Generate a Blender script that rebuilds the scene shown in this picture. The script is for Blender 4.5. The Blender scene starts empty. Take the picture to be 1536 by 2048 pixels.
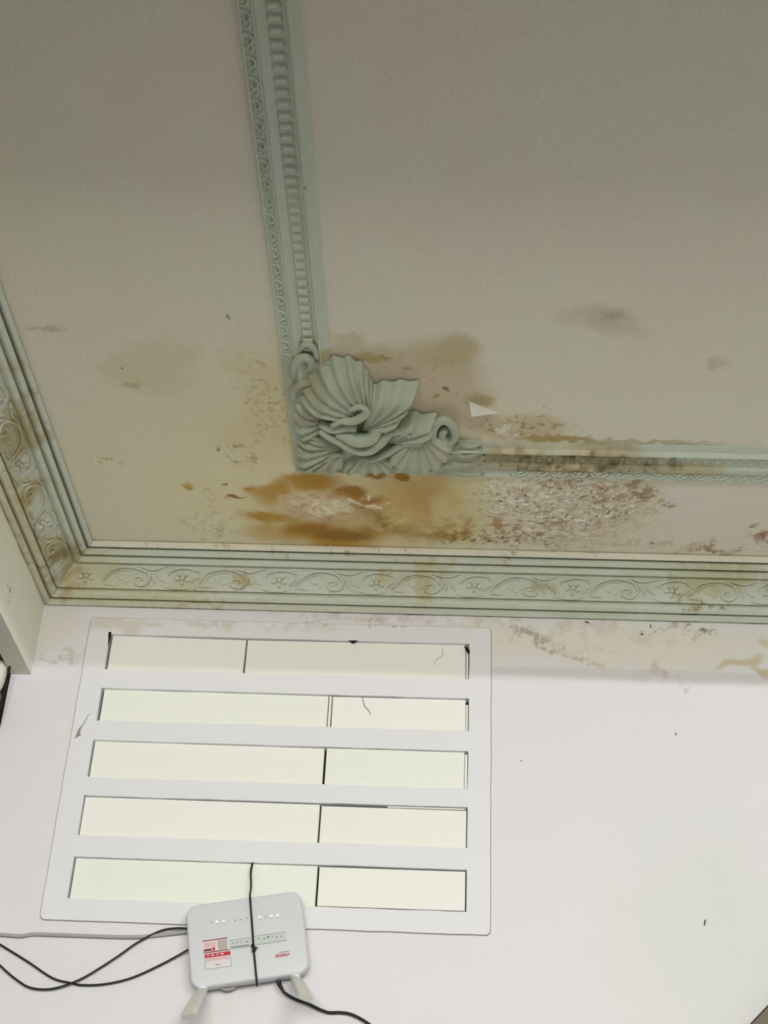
import bpy, bmesh, math, random
import numpy as np
from mathutils import Vector, Matrix, noise
random.seed(7)

# ---------------------------------------------------------------- camera, light, exposure
scene = bpy.context.scene
COL = scene.collection
cam_data = bpy.data.cameras.new('camera')
cam = bpy.data.objects.new('camera', cam_data)
COL.objects.link(cam)
right = Vector((0.99883604, 0.02279318, 0.04250924))
up = Vector((-0.02322206, -0.54520388, 0.83798178))
fwd = Vector((-0.04227647, 0.83799355, 0.54403998))
m = Matrix.Identity(4)
for i in range(3):
    m[i][0], m[i][1], m[i][2] = right[i], up[i], -fwd[i]
m.translation = (0.84629, -2.7, 1.40272)
cam.matrix_world = m
cam_data.sensor_fit = 'VERTICAL'
cam_data.sensor_height = 36.0
cam_data.lens = 2935.86 / 2048 * 36.0
cam_data.clip_start = 0.02
scene.camera = cam

world = bpy.data.worlds.new('world')
scene.world = world
world.use_nodes = True
bgn = world.node_tree.nodes['Background']
bgn.inputs[0].default_value = (0.80, 0.90, 1.0, 1)
bgn.inputs[1].default_value = 1.0

TUBE_POWER = 400.0            # emission of the fluorescent tube behind the camera
day = bpy.data.lights.new('window_fill', 'AREA')      # fill light added at an unseen rear window
day.shape = 'RECTANGLE'; day.size = 2.2; day.size_y = 0.9
day.energy = 71.0; day.color = (1.0, 0.985, 0.925)
dayo = bpy.data.objects.new('window_fill', day); COL.objects.link(dayo)
dayo.location = (.6, -4.16, 2.15); dayo.rotation_euler = (math.radians(90), 0, 0)

vs = scene.view_settings
vs.view_transform = 'Standard'; vs.look = 'None'; vs.gamma = 1.0; vs.exposure = 0.11
vs.use_curve_mapping = False
scene.cycles.max_bounces = 4; scene.cycles.diffuse_bounces = 4
scene.cycles.use_light_tree = False
scene.cycles.caustics_reflective = False; scene.cycles.caustics_refractive = False

H = 3.0

# ---------------------------------------------------------------- helpers
def lin(c):
    c = c / 255.0
    return c / 12.92 if c <= 0.04045 else ((c + 0.055) / 1.055) ** 2.4
def rgb(r, g, b, k=1.0):
    return tuple(min(0.92, lin(v) * k) for v in (r, g, b)) + (1.0,)

def tag(o, label=None, cat=None, group=None, kind=None):
    if label: o['label'] = label
    if cat: o['category'] = cat
    if group: o['group'] = group
    if kind: o['kind'] = kind
    return o

def link(name, me, mat=None, parent=None):
    if isinstance(mat, tuple):        # a paint spec: colour the vertices, then the shared trim paint
        if not me.materials: painted(me, mat); me.materials.append(MAT_PAINT_T)
        mat = None
    o = bpy.data.objects.new(name, me); COL.objects.link(o)
    if mat and me is not None and not me.materials: me.materials.append(mat)
    if parent: o.parent = parent
    return o

def empty(name, loc=(0, 0, 0), rot=(0, 0, 0)):
    o = bpy.data.objects.new(name, None); COL.objects.link(o)
    o.location = loc; o.rotation_euler = rot; o.empty_display_size = 0.05
    return o

def mesh(name, verts, faces, smooth=False):
    me = bpy.data.meshes.new(name)
    me.from_pydata([tuple(v) for v in verts], [], faces)
    if smooth:
        me.polygons.foreach_set('use_smooth', [True] * len(me.polygons))
    me.update()
    return me

def from_bm(name, bm, smooth=False):
    bmesh.ops.recalc_face_normals(bm, faces=bm.faces[:])
    me = bpy.data.meshes.new(name); bm.to_mesh(me); bm.free()
    if smooth: me.polygons.foreach_set('use_smooth', [True] * len(me.polygons))
    return me

def box_me(name, lo, hi, bevel=0.0, seg=2):
    bm = bmesh.new()
    bmesh.ops.create_cube(bm, size=1.0)
    for v in bm.verts:
        v.co = Vector([lo[i] + (v.co[i] + 0.5) * (hi[i] - lo[i]) for i in range(3)])
    if bevel > 0:
        bmesh.ops.bevel(bm, geom=bm.edges[:], offset=bevel, segments=seg, affect='EDGES', profile=0.5)
    return from_bm(name, bm)

def smooth_path(pts, n=6):
    P = [Vector(p) for p in pts]; out = []
    for i in range(len(P) - 1):
        a = P[i - 1] if i else P[0] * 2 - P[1]
        b, c = P[i], P[i + 1]
        d = P[i + 2] if i + 2 < len(P) else P[-1] * 2 - P[-2]
        for k in range(n):
            t = k / n
            out.append(0.5 * ((2 * b) + (c - a) * t + (2 * a - 5 * b + 4 * c - d) * t * t + (3 * b - a - 3 * c + d) * t ** 3))
    out.append(P[-1]); return out

def tube_me(name, pts, r, seg=8, n=6, taper=None):
    """round cable swept along a smoothed 3D path"""
    P = smooth_path(pts, n); vs_, fs = [], []
    up_ = Vector((0, 0, 1)); N = len(P)
    for i, p in enumerate(P):
        t = (P[min(i + 1, N - 1)] - P[max(i - 1, 0)]).normalized()
        s = t.cross(up_)
        if s.length < 1e-3: s = t.cross(Vector((1, 0, 0)))
        s.normalize(); u = s.cross(t)
        rr = r * (taper(i / (N - 1)) if taper else 1)
        for k in range(seg):
            a = 2 * math.pi * k / seg
            vs_.append(p + s * (rr * math.cos(a)) + u * (rr * math.sin(a)))
    for i in range(N - 1):
        for k in range(seg):
            a, b = i * seg + k, i * seg + (k + 1) % seg
            fs.append((a, b, b + seg, a + seg))
    fs.append(tuple(range(seg - 1, -1, -1))); fs.append(tuple((N - 1) * seg + k for k in range(seg)))
    return mesh(name, vs_, fs, True)

# ---------------------------------------------------------------- materials
def new_mat(name, col, rough=0.6, spec=0.3):
    m_ = bpy.data.materials.new(name); m_.use_nodes = True
    b = m_.node_tree.nodes['Principled BSDF']
    b.inputs['Base Color'].default_value = col
    b.inputs['Roughness'].default_value = rough
    b.inputs['Specular IOR Level'].default_value = spec
    return m_

class Stain:
    """plaster / paint with patchy tone, stains that have their own outline, and fine relief"""
    def __init__(self, name, base, rough=0.75, spec=0.2, plane='xy', tone=0.05, tint=None):
        self.m = new_mat(name, base, rough, spec); self.nt = self.m.node_tree; self.plane = plane
        self.b = self.nt.nodes['Principled BSDF']
        self.co = self.nt.nodes.new('ShaderNodeTexCoord').outputs['Object']
        self.cache = {}
        c = self.nt.nodes.new('ShaderNodeRGB'); c.outputs[0].default_value = base; self.col = c.outputs[0]
        if tint:
            self.blend(self.noise_mask(2.2, 3, 0.42, 0.68), tint, 0.55)
            self.blend(self.noise_mask(14, 4, 0.46, 0.75), tint, 0.25)
        self.bump_h = None
    def N(self, t, **kw):
        n = self.nt.nodes.new(t)
        for k, v in kw.items(): setattr(n, k, v)
        return n
    def L(self, a, b): self.nt.links.new(a, b)
    def noise(self, scale, detail=3, vec=None, rough=0.55):
        n = self.N('ShaderNodeTexNoise'); n.inputs['Scale'].default_value = scale
        n.inputs['Detail'].default_value = detail; n.inputs['Roughness'].default_value = rough
        self.L(vec or self.co, n.inputs['Vector']); return n
    def warp(self, kind):
        if kind in self.cache: return self.cache[kind]
        amps = {'n': [(45, .010)], 'w': [(7, .075), (45, .022)], 'f': [(22, .03), (130, .014)]}[kind]
        v = self.co
        for sc, amp in amps:
            n = self.noise(sc, 2)
            s = self.N('ShaderNodeVectorMath', operation='SUBTRACT'); s.inputs[1].default_value = (.5, .5, .5)
            self.L(n.outputs['Color'], s.inputs[0])
            a = self.N('ShaderNodeVectorMath', operation='MULTIPLY_ADD'); a.inputs[1].default_value = (amp * 2,) * 3
            self.L(s.outputs[0], a.inputs[0]); self.L(v, a.inputs[2]); v = a.outputs[0]
        self.cache[kind] = v; return v
    def ramp(self, val, lo, hi):
        r = self.N('ShaderNodeMapRange', interpolation_type='SMOOTHSTEP')
        r.inputs['From Min'].default_value = lo; r.inputs['From Max'].default_value = hi
        self.L(val, r.inputs['Value']); return r.outputs[0]
    def noise_mask(self, sc, det, lo, hi, key=None, stretch=None):
        k = ('nm', sc, det, lo, hi, stretch)
        if k in self.cache: return self.cache[k]
        vec = None
        if stretch:
            mp = self.N('ShaderNodeMapping'); mp.inputs['Scale'].default_value = stretch
            self.L(self.co, mp.inputs['Vector']); vec = mp.outputs[0]
        o = self.ramp(self.noise(sc, det, vec).outputs['Fac'], lo, hi); self.cache[k] = o; return o
    def tex(self, t):
        if t == 'speck': return self.noise_mask(95, 4, .52, .60)
        if t == 'sparse': return self.noise_mask(70, 4, .60, .66)
        if t == 'mott': return self.noise_mask(26, 5, .42, .62)
        if t == 'fine': return self.noise_mask(230, 3, .48, .60)
        if t == 'streakx': return self.noise_mask(30, 4, .47, .60, stretch=(.35, 3, 3))
        if t == 'streaky': return self.noise_mask(30, 4, .47, .60, stretch=(3, .35, 3))
        if t == 'fan': return self.noise_mask(26, 4, .35, .62, stretch=(.5, 1.6, 1))
        if t == 'curl':
            k = 'curl'
            if k not in self.cache:
                n = self.noise(55, 3, self.warp('n'))
                a = self.N('ShaderNodeMath', operation='SUBTRACT'); a.inputs[1].default_value = .5; self.L(n.outputs['Fac'], a.inputs[0])
                b = self.N('ShaderNodeMath', operation='ABSOLUTE'); self.L(a.outputs[0], b.inputs[0])
                self.cache[k] = self.ramp(b.outputs[0], .035, .012)
            return self.cache[k]
    def mul(self, a, b):
        n = self.N('ShaderNodeMath', operation='MULTIPLY')
        self.L(a, n.inputs[0])
        if isinstance(b, float): n.inputs[1].default_value = b
        else: self.L(b, n.inputs[1])
        return n.outputs[0]
    def blend(self, fac, col, k=1.0):
        f = self.mul(fac, float(k))
        x = self.N('ShaderNodeMix', data_type='RGBA'); self.L(f, x.inputs['Factor']); self.L(self.col, x.inputs[6])
        x.inputs[7].default_value = col; self.col = x.outputs[2]
    def ellipse(self, cx, cy, rx, ry, soft=.6, rot=0, warp='n'):
        mp = self.N('ShaderNodeMapping', vector_type='TEXTURE')
        if self.plane == 'xy':
            mp.inputs['Location'].default_value = (cx, cy, 0); mp.inputs['Scale'].default_value = (rx, ry, 1e4)
            mp.inputs['Rotation'].default_value = (0, 0, math.radians(rot))
        elif self.plane == 'xz':
            mp.inputs['Location'].default_value = (cx, 0, cy); mp.inputs['Scale'].default_value = (rx, 1e4, ry)
            mp.inputs['Rotation'].default_value = (0, math.radians(-rot), 0)
        else:
            mp.inputs['Location'].default_value = (0, cx, cy); mp.inputs['Scale'].default_value = (1e4, rx, ry)
            mp.inputs['Rotation'].default_value = (math.radians(rot), 0, 0)
        self.L(self.warp(warp), mp.inputs['Vector'])
        ln = self.N('ShaderNodeVectorMath', operation='LENGTH'); self.L(mp.outputs[0], ln.inputs[0])
        return self.ramp(ln.outputs['Value'], 1.0 + soft * .4, 1.0 - soft * .6)
    def stain(self, cx, cy, rx, ry, col, k=.8, soft=.6, rot=0, warp='n', tex=None, bump=0):
        f = self.ellipse(cx, cy, rx, ry, soft, rot, warp)
        if tex: f = self.mul(f, self.tex(tex))
        self.blend(f, col, k)
        if bump:
            f2 = self.mul(f, float(bump))
            if self.bump_h is None: self.bump_h = f2
            else:
                a = self.N('ShaderNodeMath', operation='ADD'); self.L(self.bump_h, a.inputs[0]); self.L(f2, a.inputs[1]); self.bump_h = a.outputs[0]
    def ring(self, cx, cy, rx, ry, col, k=.8, width=.25, rot=0, warp='f', tex=None):
        a = self.ellipse(cx, cy, rx * (1 + width), ry * (1 + width), .25, rot, warp)
        b = self.ellipse(cx, cy, rx * (1 - width), ry * (1 - width), .25, rot, warp)
        s = self.N('ShaderNodeMath', operation='SUBTRACT'); s.use_clamp = True
        self.L(a, s.inputs[0]); self.L(b, s.inputs[1])
        f = s.outputs[0]
        if tex: f = self.mul(f, self.tex(tex))
        self.blend(f, col, k)
    def done(self, fine=60, strength=.12, dist=.002):
        self.L(self.col, self.b.inputs['Base Color'])
        h = self.noise(fine, 4).outputs['Fac']
        if self.bump_h is not None:
            a = self.N('ShaderNodeMath', operation='MULTIPLY_ADD'); a.inputs[1].default_value = .25
            self.L(h, a.inputs[0]); self.L(self.bump_h, a.inputs[2]); h = a.outputs[0]
        bp = self.N('ShaderNodeBump'); bp.inputs['Strength'].default_value = strength; bp.inputs['Distance'].default_value = dist
        self.L(h, bp.inputs['Height']); self.L(bp.outputs[0], self.b.inputs['Normal'])
        return self.m

# ---- paint worn into the surface itself: per-vertex colour on dense meshes (stains, mould, rust, some wall shade), outlines broken up by noise
def _hash(ix, iy, sd):
    h = (ix.astype(np.int64) * 374761393 + iy.astype(np.int64) * 668265263 + sd * 974634541) & 0xffffffff
    h = ((h ^ (h >> 13)) * 1274126177) & 0xffffffff
    return ((h ^ (h >> 16)) & 0xffff) / 65535.0 * 2 * np.pi
def perlin(u, v, sd):
    iu, iv = np.floor(u), np.floor(v); fu, fv = u - iu, v - iv; out = []
    su = fu * fu * fu * (fu * (fu * 6 - 15) + 10); sv = fv * fv * fv * (fv * (fv * 6 - 15) + 10)
    for dv in (0, 1):
        for du in (0, 1):
            a = _hash(iu + du, iv + dv, sd); out.append(np.cos(a) * (fu - du) + np.sin(a) * (fv - dv))
    return ((out[0] * (1 - su) + out[1] * su) * (1 - sv) + (out[2] * (1 - su) + out[3] * su) * sv) * 1.45
def fbm(u, v, scale, octv, sd, gain=.55):
    t = np.zeros_like(u); a = 1.0; n = 0.0
    for o_ in range(octv):
        t += a * perlin(u * scale + o_ * 7.3, v * scale - o_ * 3.1, sd + o_ * 17); n += a; a *= gain; scale *= 2.03
    return t / n
def sstep(x, lo, hi):
    t = np.clip((x - lo) / (hi - lo), 0, 1); return t * t * (3 - 2 * t)
class Paint:
    def __init__(self, u, v, base, tint):
        self.u, self.v, self.c = u, v, {}
        self.col = np.tile(np.array(base[:3]), (len(u), 1))
        self.mix(sstep(fbm(u, v, 2.6, 3, 1), -.15, .45), tint, .55); self.mix(sstep(fbm(u, v, 17, 4, 2), -.05, .5), tint, .3)
    def get(self, k, fn):
        if k not in self.c: self.c[k] = fn()
        return self.c[k]
    def warp(self, kind):
        def fn():
            u, v = self.u, self.v
            for sc, amp in {'n': [(45, .008)], 'w': [(6, .07), (40, .022)], 'f': [(20, .028), (120, .012)], 's': [(9, .03)], 'o': []}[kind]:
                u = u + amp * 1.5 * fbm(self.u, self.v, sc, 2, 31 + int(sc)); v = v + amp * 1.5 * fbm(self.u, self.v, sc, 2, 57 + int(sc))
            return u, v
        return self.get(('w', kind), fn)
    def tex(self, t):
        u, v = self.u, self.v
        def fn():
            if t == 'speck': return sstep(fbm(u, v, 85, 3, 5), .05, .28)
            if t == 'sparse': return sstep(fbm(u, v, 75, 3, 6), .24, .42)
            if t == 'mott': return sstep(fbm(u, v, 30, 5, 7, .65), -.12, .28)
            if t == 'fine': return sstep(fbm(u, v, 190, 2, 8), 0, .3)
            if t == 'streakx': return sstep(fbm(u * .22, v, 90, 4, 9), .0, .3)
            if t == 'streaky': return sstep(fbm(u, v * .22, 90, 4, 10), .0, .3)
            if t == 'curl':
                a, b = self.warp('n'); return 1 - sstep(np.abs(fbm(a, b, 42, 3, 11)), .03, .13)
            if t == 'curlx':
                a, b = self.warp('n'); return 1 - sstep(np.abs(fbm(a * .5, b, 50, 3, 12)), .02, .10)
        return self.get(('t', t), fn)
    def mix(self, f, col, k):
        f = np.clip(f * k, 0, 1)[:, None]; self.col = self.col * (1 - f) + np.array(col[:3])[None] * f
    def ell(self, cx, cy, rx, ry, soft, rot, warp):
        u, v = self.warp(warp); c, s_ = math.cos(math.radians(rot)), math.sin(math.radians(rot))
        du, dv = u - cx, v - cy
        d = np.sqrt(((du * c + dv * s_) / rx) ** 2 + ((-du * s_ + dv * c) / ry) ** 2)
        return 1 - sstep(d, 1 - soft * .6, 1 + soft * .4)
    def stain(self, cx, cy, rx, ry, col, k=.8, soft=.6, rot=0, warp='n', tex=None):
        f = self.ell(cx, cy, rx, ry, soft, rot, warp)
        if tex: f = f * self.tex(tex)
        self.mix(f, col, k)
    def ring(self, cx, cy, rx, ry, col, k=.8, width=.25, rot=0, warp='f', tex=None):
        f = np.clip(self.ell(cx, cy, rx * (1 + width), ry * (1 + width), .3, rot, warp) - self.ell(cx, cy, rx * (1 - width), ry * (1 - width), .3, rot, warp), 0, 1)
        if tex: f = f * self.tex(tex)
        self.mix(f, col, k)
    def run(self, marks):
        for mk in marks:
            if isinstance(mk[0], str): (self.stain if mk[0] == 'stain' else self.ring)(*mk[1:])
            else: self.stain(*mk)
        return self.col
def verts_np(me):
    a = np.empty(len(me.vertices) * 3); me.vertices.foreach_get('co', a); return a.reshape(-1, 3)
PLANE = {'xy': (0, 1), 'xz': (0, 2), 'yz': (1, 2)}
def painted(me, spec, off=(0, 0, 0)):
    """spec = (plane, base, tint, marks); off = where the mesh stands in the room"""
    plane, base, tint, marks = spec; co = verts_np(me) + np.array(off)[None]; i, j = PLANE[plane]
    col = Paint(co[:, i], co[:, j], base, tint).run(marks)
    at = me.color_attributes.new('paint', 'FLOAT_COLOR', 'POINT')
    at.data.foreach_set('color', np.concatenate([col, np.ones((len(col), 1))], 1).ravel())
    return me
def paint_mat(name, rough=.75, spec=.2, fine=60, strength=.2, dist=.002, grain=.05):
    m_ = new_mat(name, (.8, .8, .8, 1), rough, spec); nt = m_.node_tree; b = nt.nodes['Principled BSDF']
    at = nt.nodes.new('ShaderNodeVertexColor'); at.layer_name = 'paint'
    tc = nt.nodes.new('ShaderNodeTexCoord'); no = nt.nodes.new('ShaderNodeTexNoise')
    no.inputs['Scale'].default_value = fine; no.inputs['Detail'].default_value = 2
    nt.links.new(tc.outputs['Object'], no.inputs['Vector'])
    mr = nt.nodes.new('ShaderNodeMapRange'); mr.inputs['To Min'].default_value = 1 - grain; mr.inputs['To Max'].default_value = 1 + grain
    mr.inputs['From Min'].default_value = .25; mr.inputs['From Max'].default_value = .75
    nt.links.new(no.outputs['Fac'], mr.inputs['Value'])
    mu = nt.nodes.new('ShaderNodeVectorMath'); mu.operation = 'SCALE'
    nt.links.new(at.outputs['Color'], mu.inputs[0]); nt.links.new(mr.outputs[0], mu.inputs['Scale']); nt.links.new(mu.outputs[0], b.inputs['Base Color'])
    bp = nt.nodes.new('ShaderNodeBump'); bp.inputs['Strength'].default_value = strength; bp.inputs['Distance'].default_value = dist
    nt.links.new(no.outputs['Fac'], bp.inputs['Height']); nt.links.new(bp.outputs[0], b.inputs['Normal'])
    return m_
MAT_PAINT = paint_mat('old_plaster_paint', .75, .2, 260, .25, .0012, .06)
MAT_PAINT_W = paint_mat('old_wall_paint', .55, .3, 120, .06, .002, .015)
MAT_PAINT_T = paint_mat('old_trim_paint', .65, .25, 200, .3, .0012, .05)

KC = 2.75   # paint albedo relative to the tone it shows in the dim light of the ceiling
def cc(r, g, b): return rgb(r, g, b, KC)
OCH = cc(124, 94, 38); OCH_D = cc(106, 76, 26); OCH_L = cc(136, 117, 74); CREAM = cc(156, 147, 116)
PALE = cc(160, 150, 122); PINK = cc(150, 132, 112); RUST = cc(122, 84, 52); UMBER = cc(92, 74, 46); OLIVE = cc(136, 130, 96)
BLACK = cc(40, 36, 26); WHITE = cc(166, 162, 144); MINT = cc(136, 139, 120); TAN = cc(140, 122, 88)

CEIL_MARKS = [   # (kind, centre x, y, radius x, y, colour, strength, softness or width, rotation, warp, texture)
    ('stain', 0.581, -0.348, 0.4059, 0.3425, cc(152, 145, 116), .75, 1.2, 0, 'w'),
    ('stain', 0.595, -0.260, 0.2487, 0.1717, cc(152, 146, 114), .7, 1.1, 0, 's'),
    ('stain', 0.541, -0.572, 0.1003, 0.2091, cc(146, 138, 106), .7, .9, 0, 'w'),
    ('stain', 0.854, -0.271, 0.1084, 0.1308, cc(138, 131, 94), .85, .9, 0, 's'),
    ('stain', 0.319, -0.674, 0.0579, 0.0652, OLIVE, .38, 1.1, -25, 'w'),
    ('stain', 0.277, -0.637, 0.0181, 0.0117, cc(118,110,76), .5, .8, 0, 'n'),
    ('stain', 1.101, -0.836, 0.0613, 0.0356, cc(118, 110, 88), .42, 1.2, 10, 's'),
    ('stain', 1.115, -0.849, 0.0244, 0.0150, cc(108, 98, 74), .45, 1.2, 10, 'n'),
    ('stain', 1.298, -0.731, 0.0185, 0.0163, cc(116, 108, 86), .4, 1.2, 0, 'n'),
    ('stain', 0.157, -0.789, 0.0347, 0.0067, cc(120, 106, 82), .5, .9, 0, 'n'),
    ('stain', 0.193, -0.397, 0.0293, 0.0203, cc(124, 114, 78), .7, .8, -20, 'f', 'speck'),
    # bare patch above the ornament
    ('stain', 0.804, -0.689, 0.1042, 0.0889, cc(133, 124, 97), .85, .8, 0, 's'),
    ('stain', 0.851, -0.751, 0.0468, 0.0406, cc(128, 119, 88), .7, .9, 0, 's'),
    ('stain', 0.760, -0.687, 0.0740, 0.0685, cc(140, 128, 110), .9, .9, 0, 's'),
    ('stain', 0.844, -0.589, 0.0851, 0.0917, cc(140, 129, 110), .9, .8, 0, 's'),
    ('stain', 0.709, -0.726, 0.0431, 0.0123, cc(118, 102, 58), .75, .9, 0, 'n'),
    ('stain', 0.667, -0.760, 0.0512, 0.0269, cc(132, 120, 92), .5, .9, 0, 'w'),
    ('stain', 0.813, -0.668, 0.0787, 0.0872, cc(118, 104, 74), .5, .6, 0, 'f', 'sparse'),
    ('stain', 0.842, -0.643, 0.0062, 0.0087, cc(78, 68, 50), .9, .5),
    ('stain', 0.824, -0.622, 0.0071, 0.0058, cc(112, 98, 62), .8, .5),
    ('stain', 0.769, -0.702, 0.0087, 0.0055, cc(108, 98, 80), .8, .5),
    ('stain', 0.733, -0.731, 0.0051, 0.0041, cc(100, 90, 70), .8, .5),
    ('stain', 0.902, -0.613, 0.0267, 0.0206, cc(116, 106, 72), .75, .9, 0, 'n'),
    ('stain', 0.977, -0.533, 0.0996, 0.0467, cc(140, 128, 103), .9, .8, 0, 's'),
    ('stain', 0.977, -0.541, 0.0995, 0.0402, cc(102, 86, 54), .7, .7, 0, 'f', 'speck'),
    ('stain', 1.052, -0.503, 0.0730, 0.0110, cc(112, 98, 52), .85, .6, 0, 'n'),
    ('stain', 0.941, -0.524, 0.0365, 0.0249, WHITE, .8, .4, 0, 'f', 'mott'),
    ('stain', 1.200, -0.496, 0.1541, 0.0078, cc(116, 106, 74), .6, .8),
    # ochre burst
    ('stain', 0.642, -0.207, 0.1868, 0.1281, OCH_L, .75, 1.1, 0, 's'),
    ('stain', 0.774, -0.276, 0.0938, 0.1151, cc(134, 112, 68), .85, .9, 0, 's'),
    ('stain', 0.804, -0.287, 0.0591, 0.0398, cc(128, 102, 58), .6, 1.0, 0, 's'),
    ('stain', 0.834, -0.261, 0.0298, 0.0552, cc(140, 134, 98), .7, .9, 0, 's'),
    ('stain', 0.609, -0.152, 0.1541, 0.0470, OCH, .95, .9, 0, 's'),
    ('stain', 0.579, -0.344, 0.0645, 0.0350, OCH, .97, .8, 0, 'n'),
    ('stain', 0.500, -0.301, 0.0496, 0.0360, OCH, .9, 1.0, 0, 's'),
    ('stain', 0.460, -0.315, 0.0119, 0.0088, OCH, .8, .9, 0, 'n'),
    ('stain', 0.486, -0.215, 0.0529, 0.0226, OCH, .95, 1.0, 5, 'n'),
    ('stain', 0.550, -0.188, 0.0613, 0.0384, OCH, .85, .9, -20, 's'),
    ('stain', 0.647, -0.301, 0.0473, 0.0322, OCH_D, .97, .6, -24, 'n'),
    ('stain', 0.690, -0.275, 0.0397, 0.0145, OCH_D, .8, .8, -20, 'n'),
    ('stain', 0.600, -0.178, 0.0818, 0.0268, OCH_D, .85, .9, -8, 'n'),
    ('stain', 0.640, -0.146, 0.0619, 0.0195, cc(84, 62, 24), .7, .9, 0, 'n'),
    ('stain', 0.728, -0.165, 0.0715, 0.0270, cc(108, 84, 40), .85, .9, 0, 's'),
    ('stain', 0.835, -0.158, 0.0509, 0.0174, cc(112, 90, 46), .8, .8, 0, 'n'),
    ('stain', 0.704, -0.232, 0.0301, 0.0298, cc(108, 82, 36), .85, .8, 0, 'n'),
    ('stain', 0.590, -0.260, 0.0740, 0.0554, cc(140, 124, 98), .97, .6, -14, 'n'),
    ('stain', 0.653, -0.214, 0.0505, 0.0415, cc(138, 120, 88), .9, .8, -14, 'n'),
    ('stain', 0.615, -0.264, 0.0479, 0.0274, cc(154, 147, 122), .95, .7, -12, 'n'),
    ('stain', 0.532, -0.284, 0.0199, 0.0162, cc(146, 130, 104), .8, .8, 0, 'n'),
    ('stain', 0.595, -0.253, 0.0802, 0.0670, cc(112, 92, 60), .55, .7, 0, 'f', 'curl'),
    ('stain', 0.595, -0.256, 0.0600, 0.0443, cc(158, 150, 128), .5, .8, 0, 'f', 'mott'),
    ('stain', 0.734, -0.220, 0.0603, 0.0451, cc(148, 136, 104), .6, .8, 0, 'f', 'mott'),
    ('stain', 0.855, -0.188, 0.0909, 0.0497, cc(126, 104, 70), .7, .8, 0, 'f', 'mott'),
    ('stain', 0.881, -0.145, 0.0225, 0.0175, cc(146, 138, 106), .8, .8, 0, 'n'),
    ('stain', 0.337, -0.317, 0.0139, 0.0142, cc(134, 112, 60), .8, 1.0),
    ('stain', 0.337, -0.312, 0.0080, 0.0062, OCH, .9, .8),
    ('stain', 0.422, -0.285, 0.0160, 0.0108, OCH_D, .97, .5),
    ('stain', 0.439, -0.280, 0.0090, 0.0040, OCH_D, .8, .7),
    ('stain', 0.713, -0.380, 0.0240, 0.0239, OCH_D, .97, .5, 0, 'n'),
    ('stain', 0.759, -0.370, 0.0163, 0.0154, OCH_D, .97, .6, 12, 'n'),
    ('stain', 0.763, -0.389, 0.0115, 0.0033, OCH_D, .9, .5, 0, 'n'),
    # crumbling plaster to the right
    ('stain', 1.099, -0.281, 0.1892, 0.1391, cc(148, 142, 120), .95, .8, 0, 's'),
    ('stain', 1.303, -0.289, 0.0578, 0.0685, cc(152, 147, 137), .9, .7, 0, 's'),
    ('stain', 1.079, -0.289, 0.1551, 0.1213, cc(118, 93, 70), .85, .6, 0, 'f', 'mott'),
    ('stain', 1.068, -0.297, 0.1693, 0.1283, cc(164, 160, 146), .9, .5, 0, 'f', 'curl'),
    ('stain', 1.069, -0.289, 0.1745, 0.1289, cc(78, 64, 46), .85, .5, 0, 'f', 'sparse'),
    ('stain', 1.009, -0.313, 0.0967, 0.0899, cc(162, 158, 142), .85, .5, 0, 'f', 'speck'),
    ('stain', 1.199, -0.358, 0.0247, 0.0188, cc(112, 92, 64), .8, .8, 0, 'f'),
    ('stain', 1.239, -0.331, 0.0248, 0.0138, cc(106, 86, 60), .8, .8, 0, 'f'),
    ('stain', 1.278, -0.292, 0.0135, 0.0142, cc(118, 92, 66), .8, .8, 0, 'f'),
    ('stain', 0.956, -0.179, 0.1408, 0.0499, cc(120, 94, 58), .85, .8, 0, 's', 'mott'),
    ('stain', 0.958, -0.152, 0.1318, 0.0271, cc(84, 60, 36), .85, .7, 0, 'f', 'speck'),
    ('stain', 1.264, -0.139, 0.2504, 0.0194, cc(118, 100, 72), .6, .8, 0, 'f', 'mott'),
    ('stain', 1.490, -0.169, 0.0475, 0.0498, cc(96, 68, 42), .9, .8, 0, 'f', 'mott'),
    ('stain', 1.386, -0.131, 0.0252, 0.0116, cc(94, 70, 46), .7, .8, 0, 'f'),
    ('stain', 1.278, -0.153, 0.0140, 0.0095, cc(84, 76, 52), .8, .5, 0, 'f'),
    # flecks beside the ornament and peel rings at the left
    ('stain', 0.516, -0.601, 0.0561, 0.1232, cc(112, 96, 60), .6, .6, 0, 'f', 'sparse'),
    ('stain', 0.513, -0.571, 0.0412, 0.0932, cc(126, 112, 72), .55, .6, 0, 'f', 'speck'),
    ('stain', 0.539, -0.715, 0.0209, 0.0166, cc(126, 112, 70), .6, .7, -30, 'w'),
    ('ring', 0.454, -0.439, 0.0248, 0.0298, cc(96, 82, 46), .75, .18, 0, 'f', 'mott'),
    ('ring', 0.439, -0.393, 0.0329, 0.0272, cc(170, 160, 130), .6, .18, 0, 'f', 'mott'),
    ('stain', 0.412, -0.445, 0.0047, 0.0082, cc(84, 76, 44), .8, .6),
    ('stain', 0.411, -0.332, 0.0050, 0.0053, cc(90, 78, 40), .8, .6),
    ('ring', 0.356, -0.175, 0.0373, 0.0466, cc(114, 100, 66), .65, .14, 0, 'f', 'mott'),
    ('stain', 0.355, -0.166, 0.0415, 0.0547, cc(170, 160, 134), .6, .5, 0, 'f', 'speck'),
    ('stain', 0.351, -0.156, 0.0354, 0.0431, cc(120, 106, 74), .6, .5, 0, 'f', 'sparse'),
    ('ring', 0.377, -0.287, 0.0070, 0.0217, cc(122, 112, 80), .4, .25, 0, 'n'),
    ('stain', 0.476, -0.828, 0.0042, 0.0051, cc(84, 76, 64), .8, .5),
    ('stain', 0.270, -0.682, 0.0027, 0.0043, cc(84, 76, 54), .8, .5),
]
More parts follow.
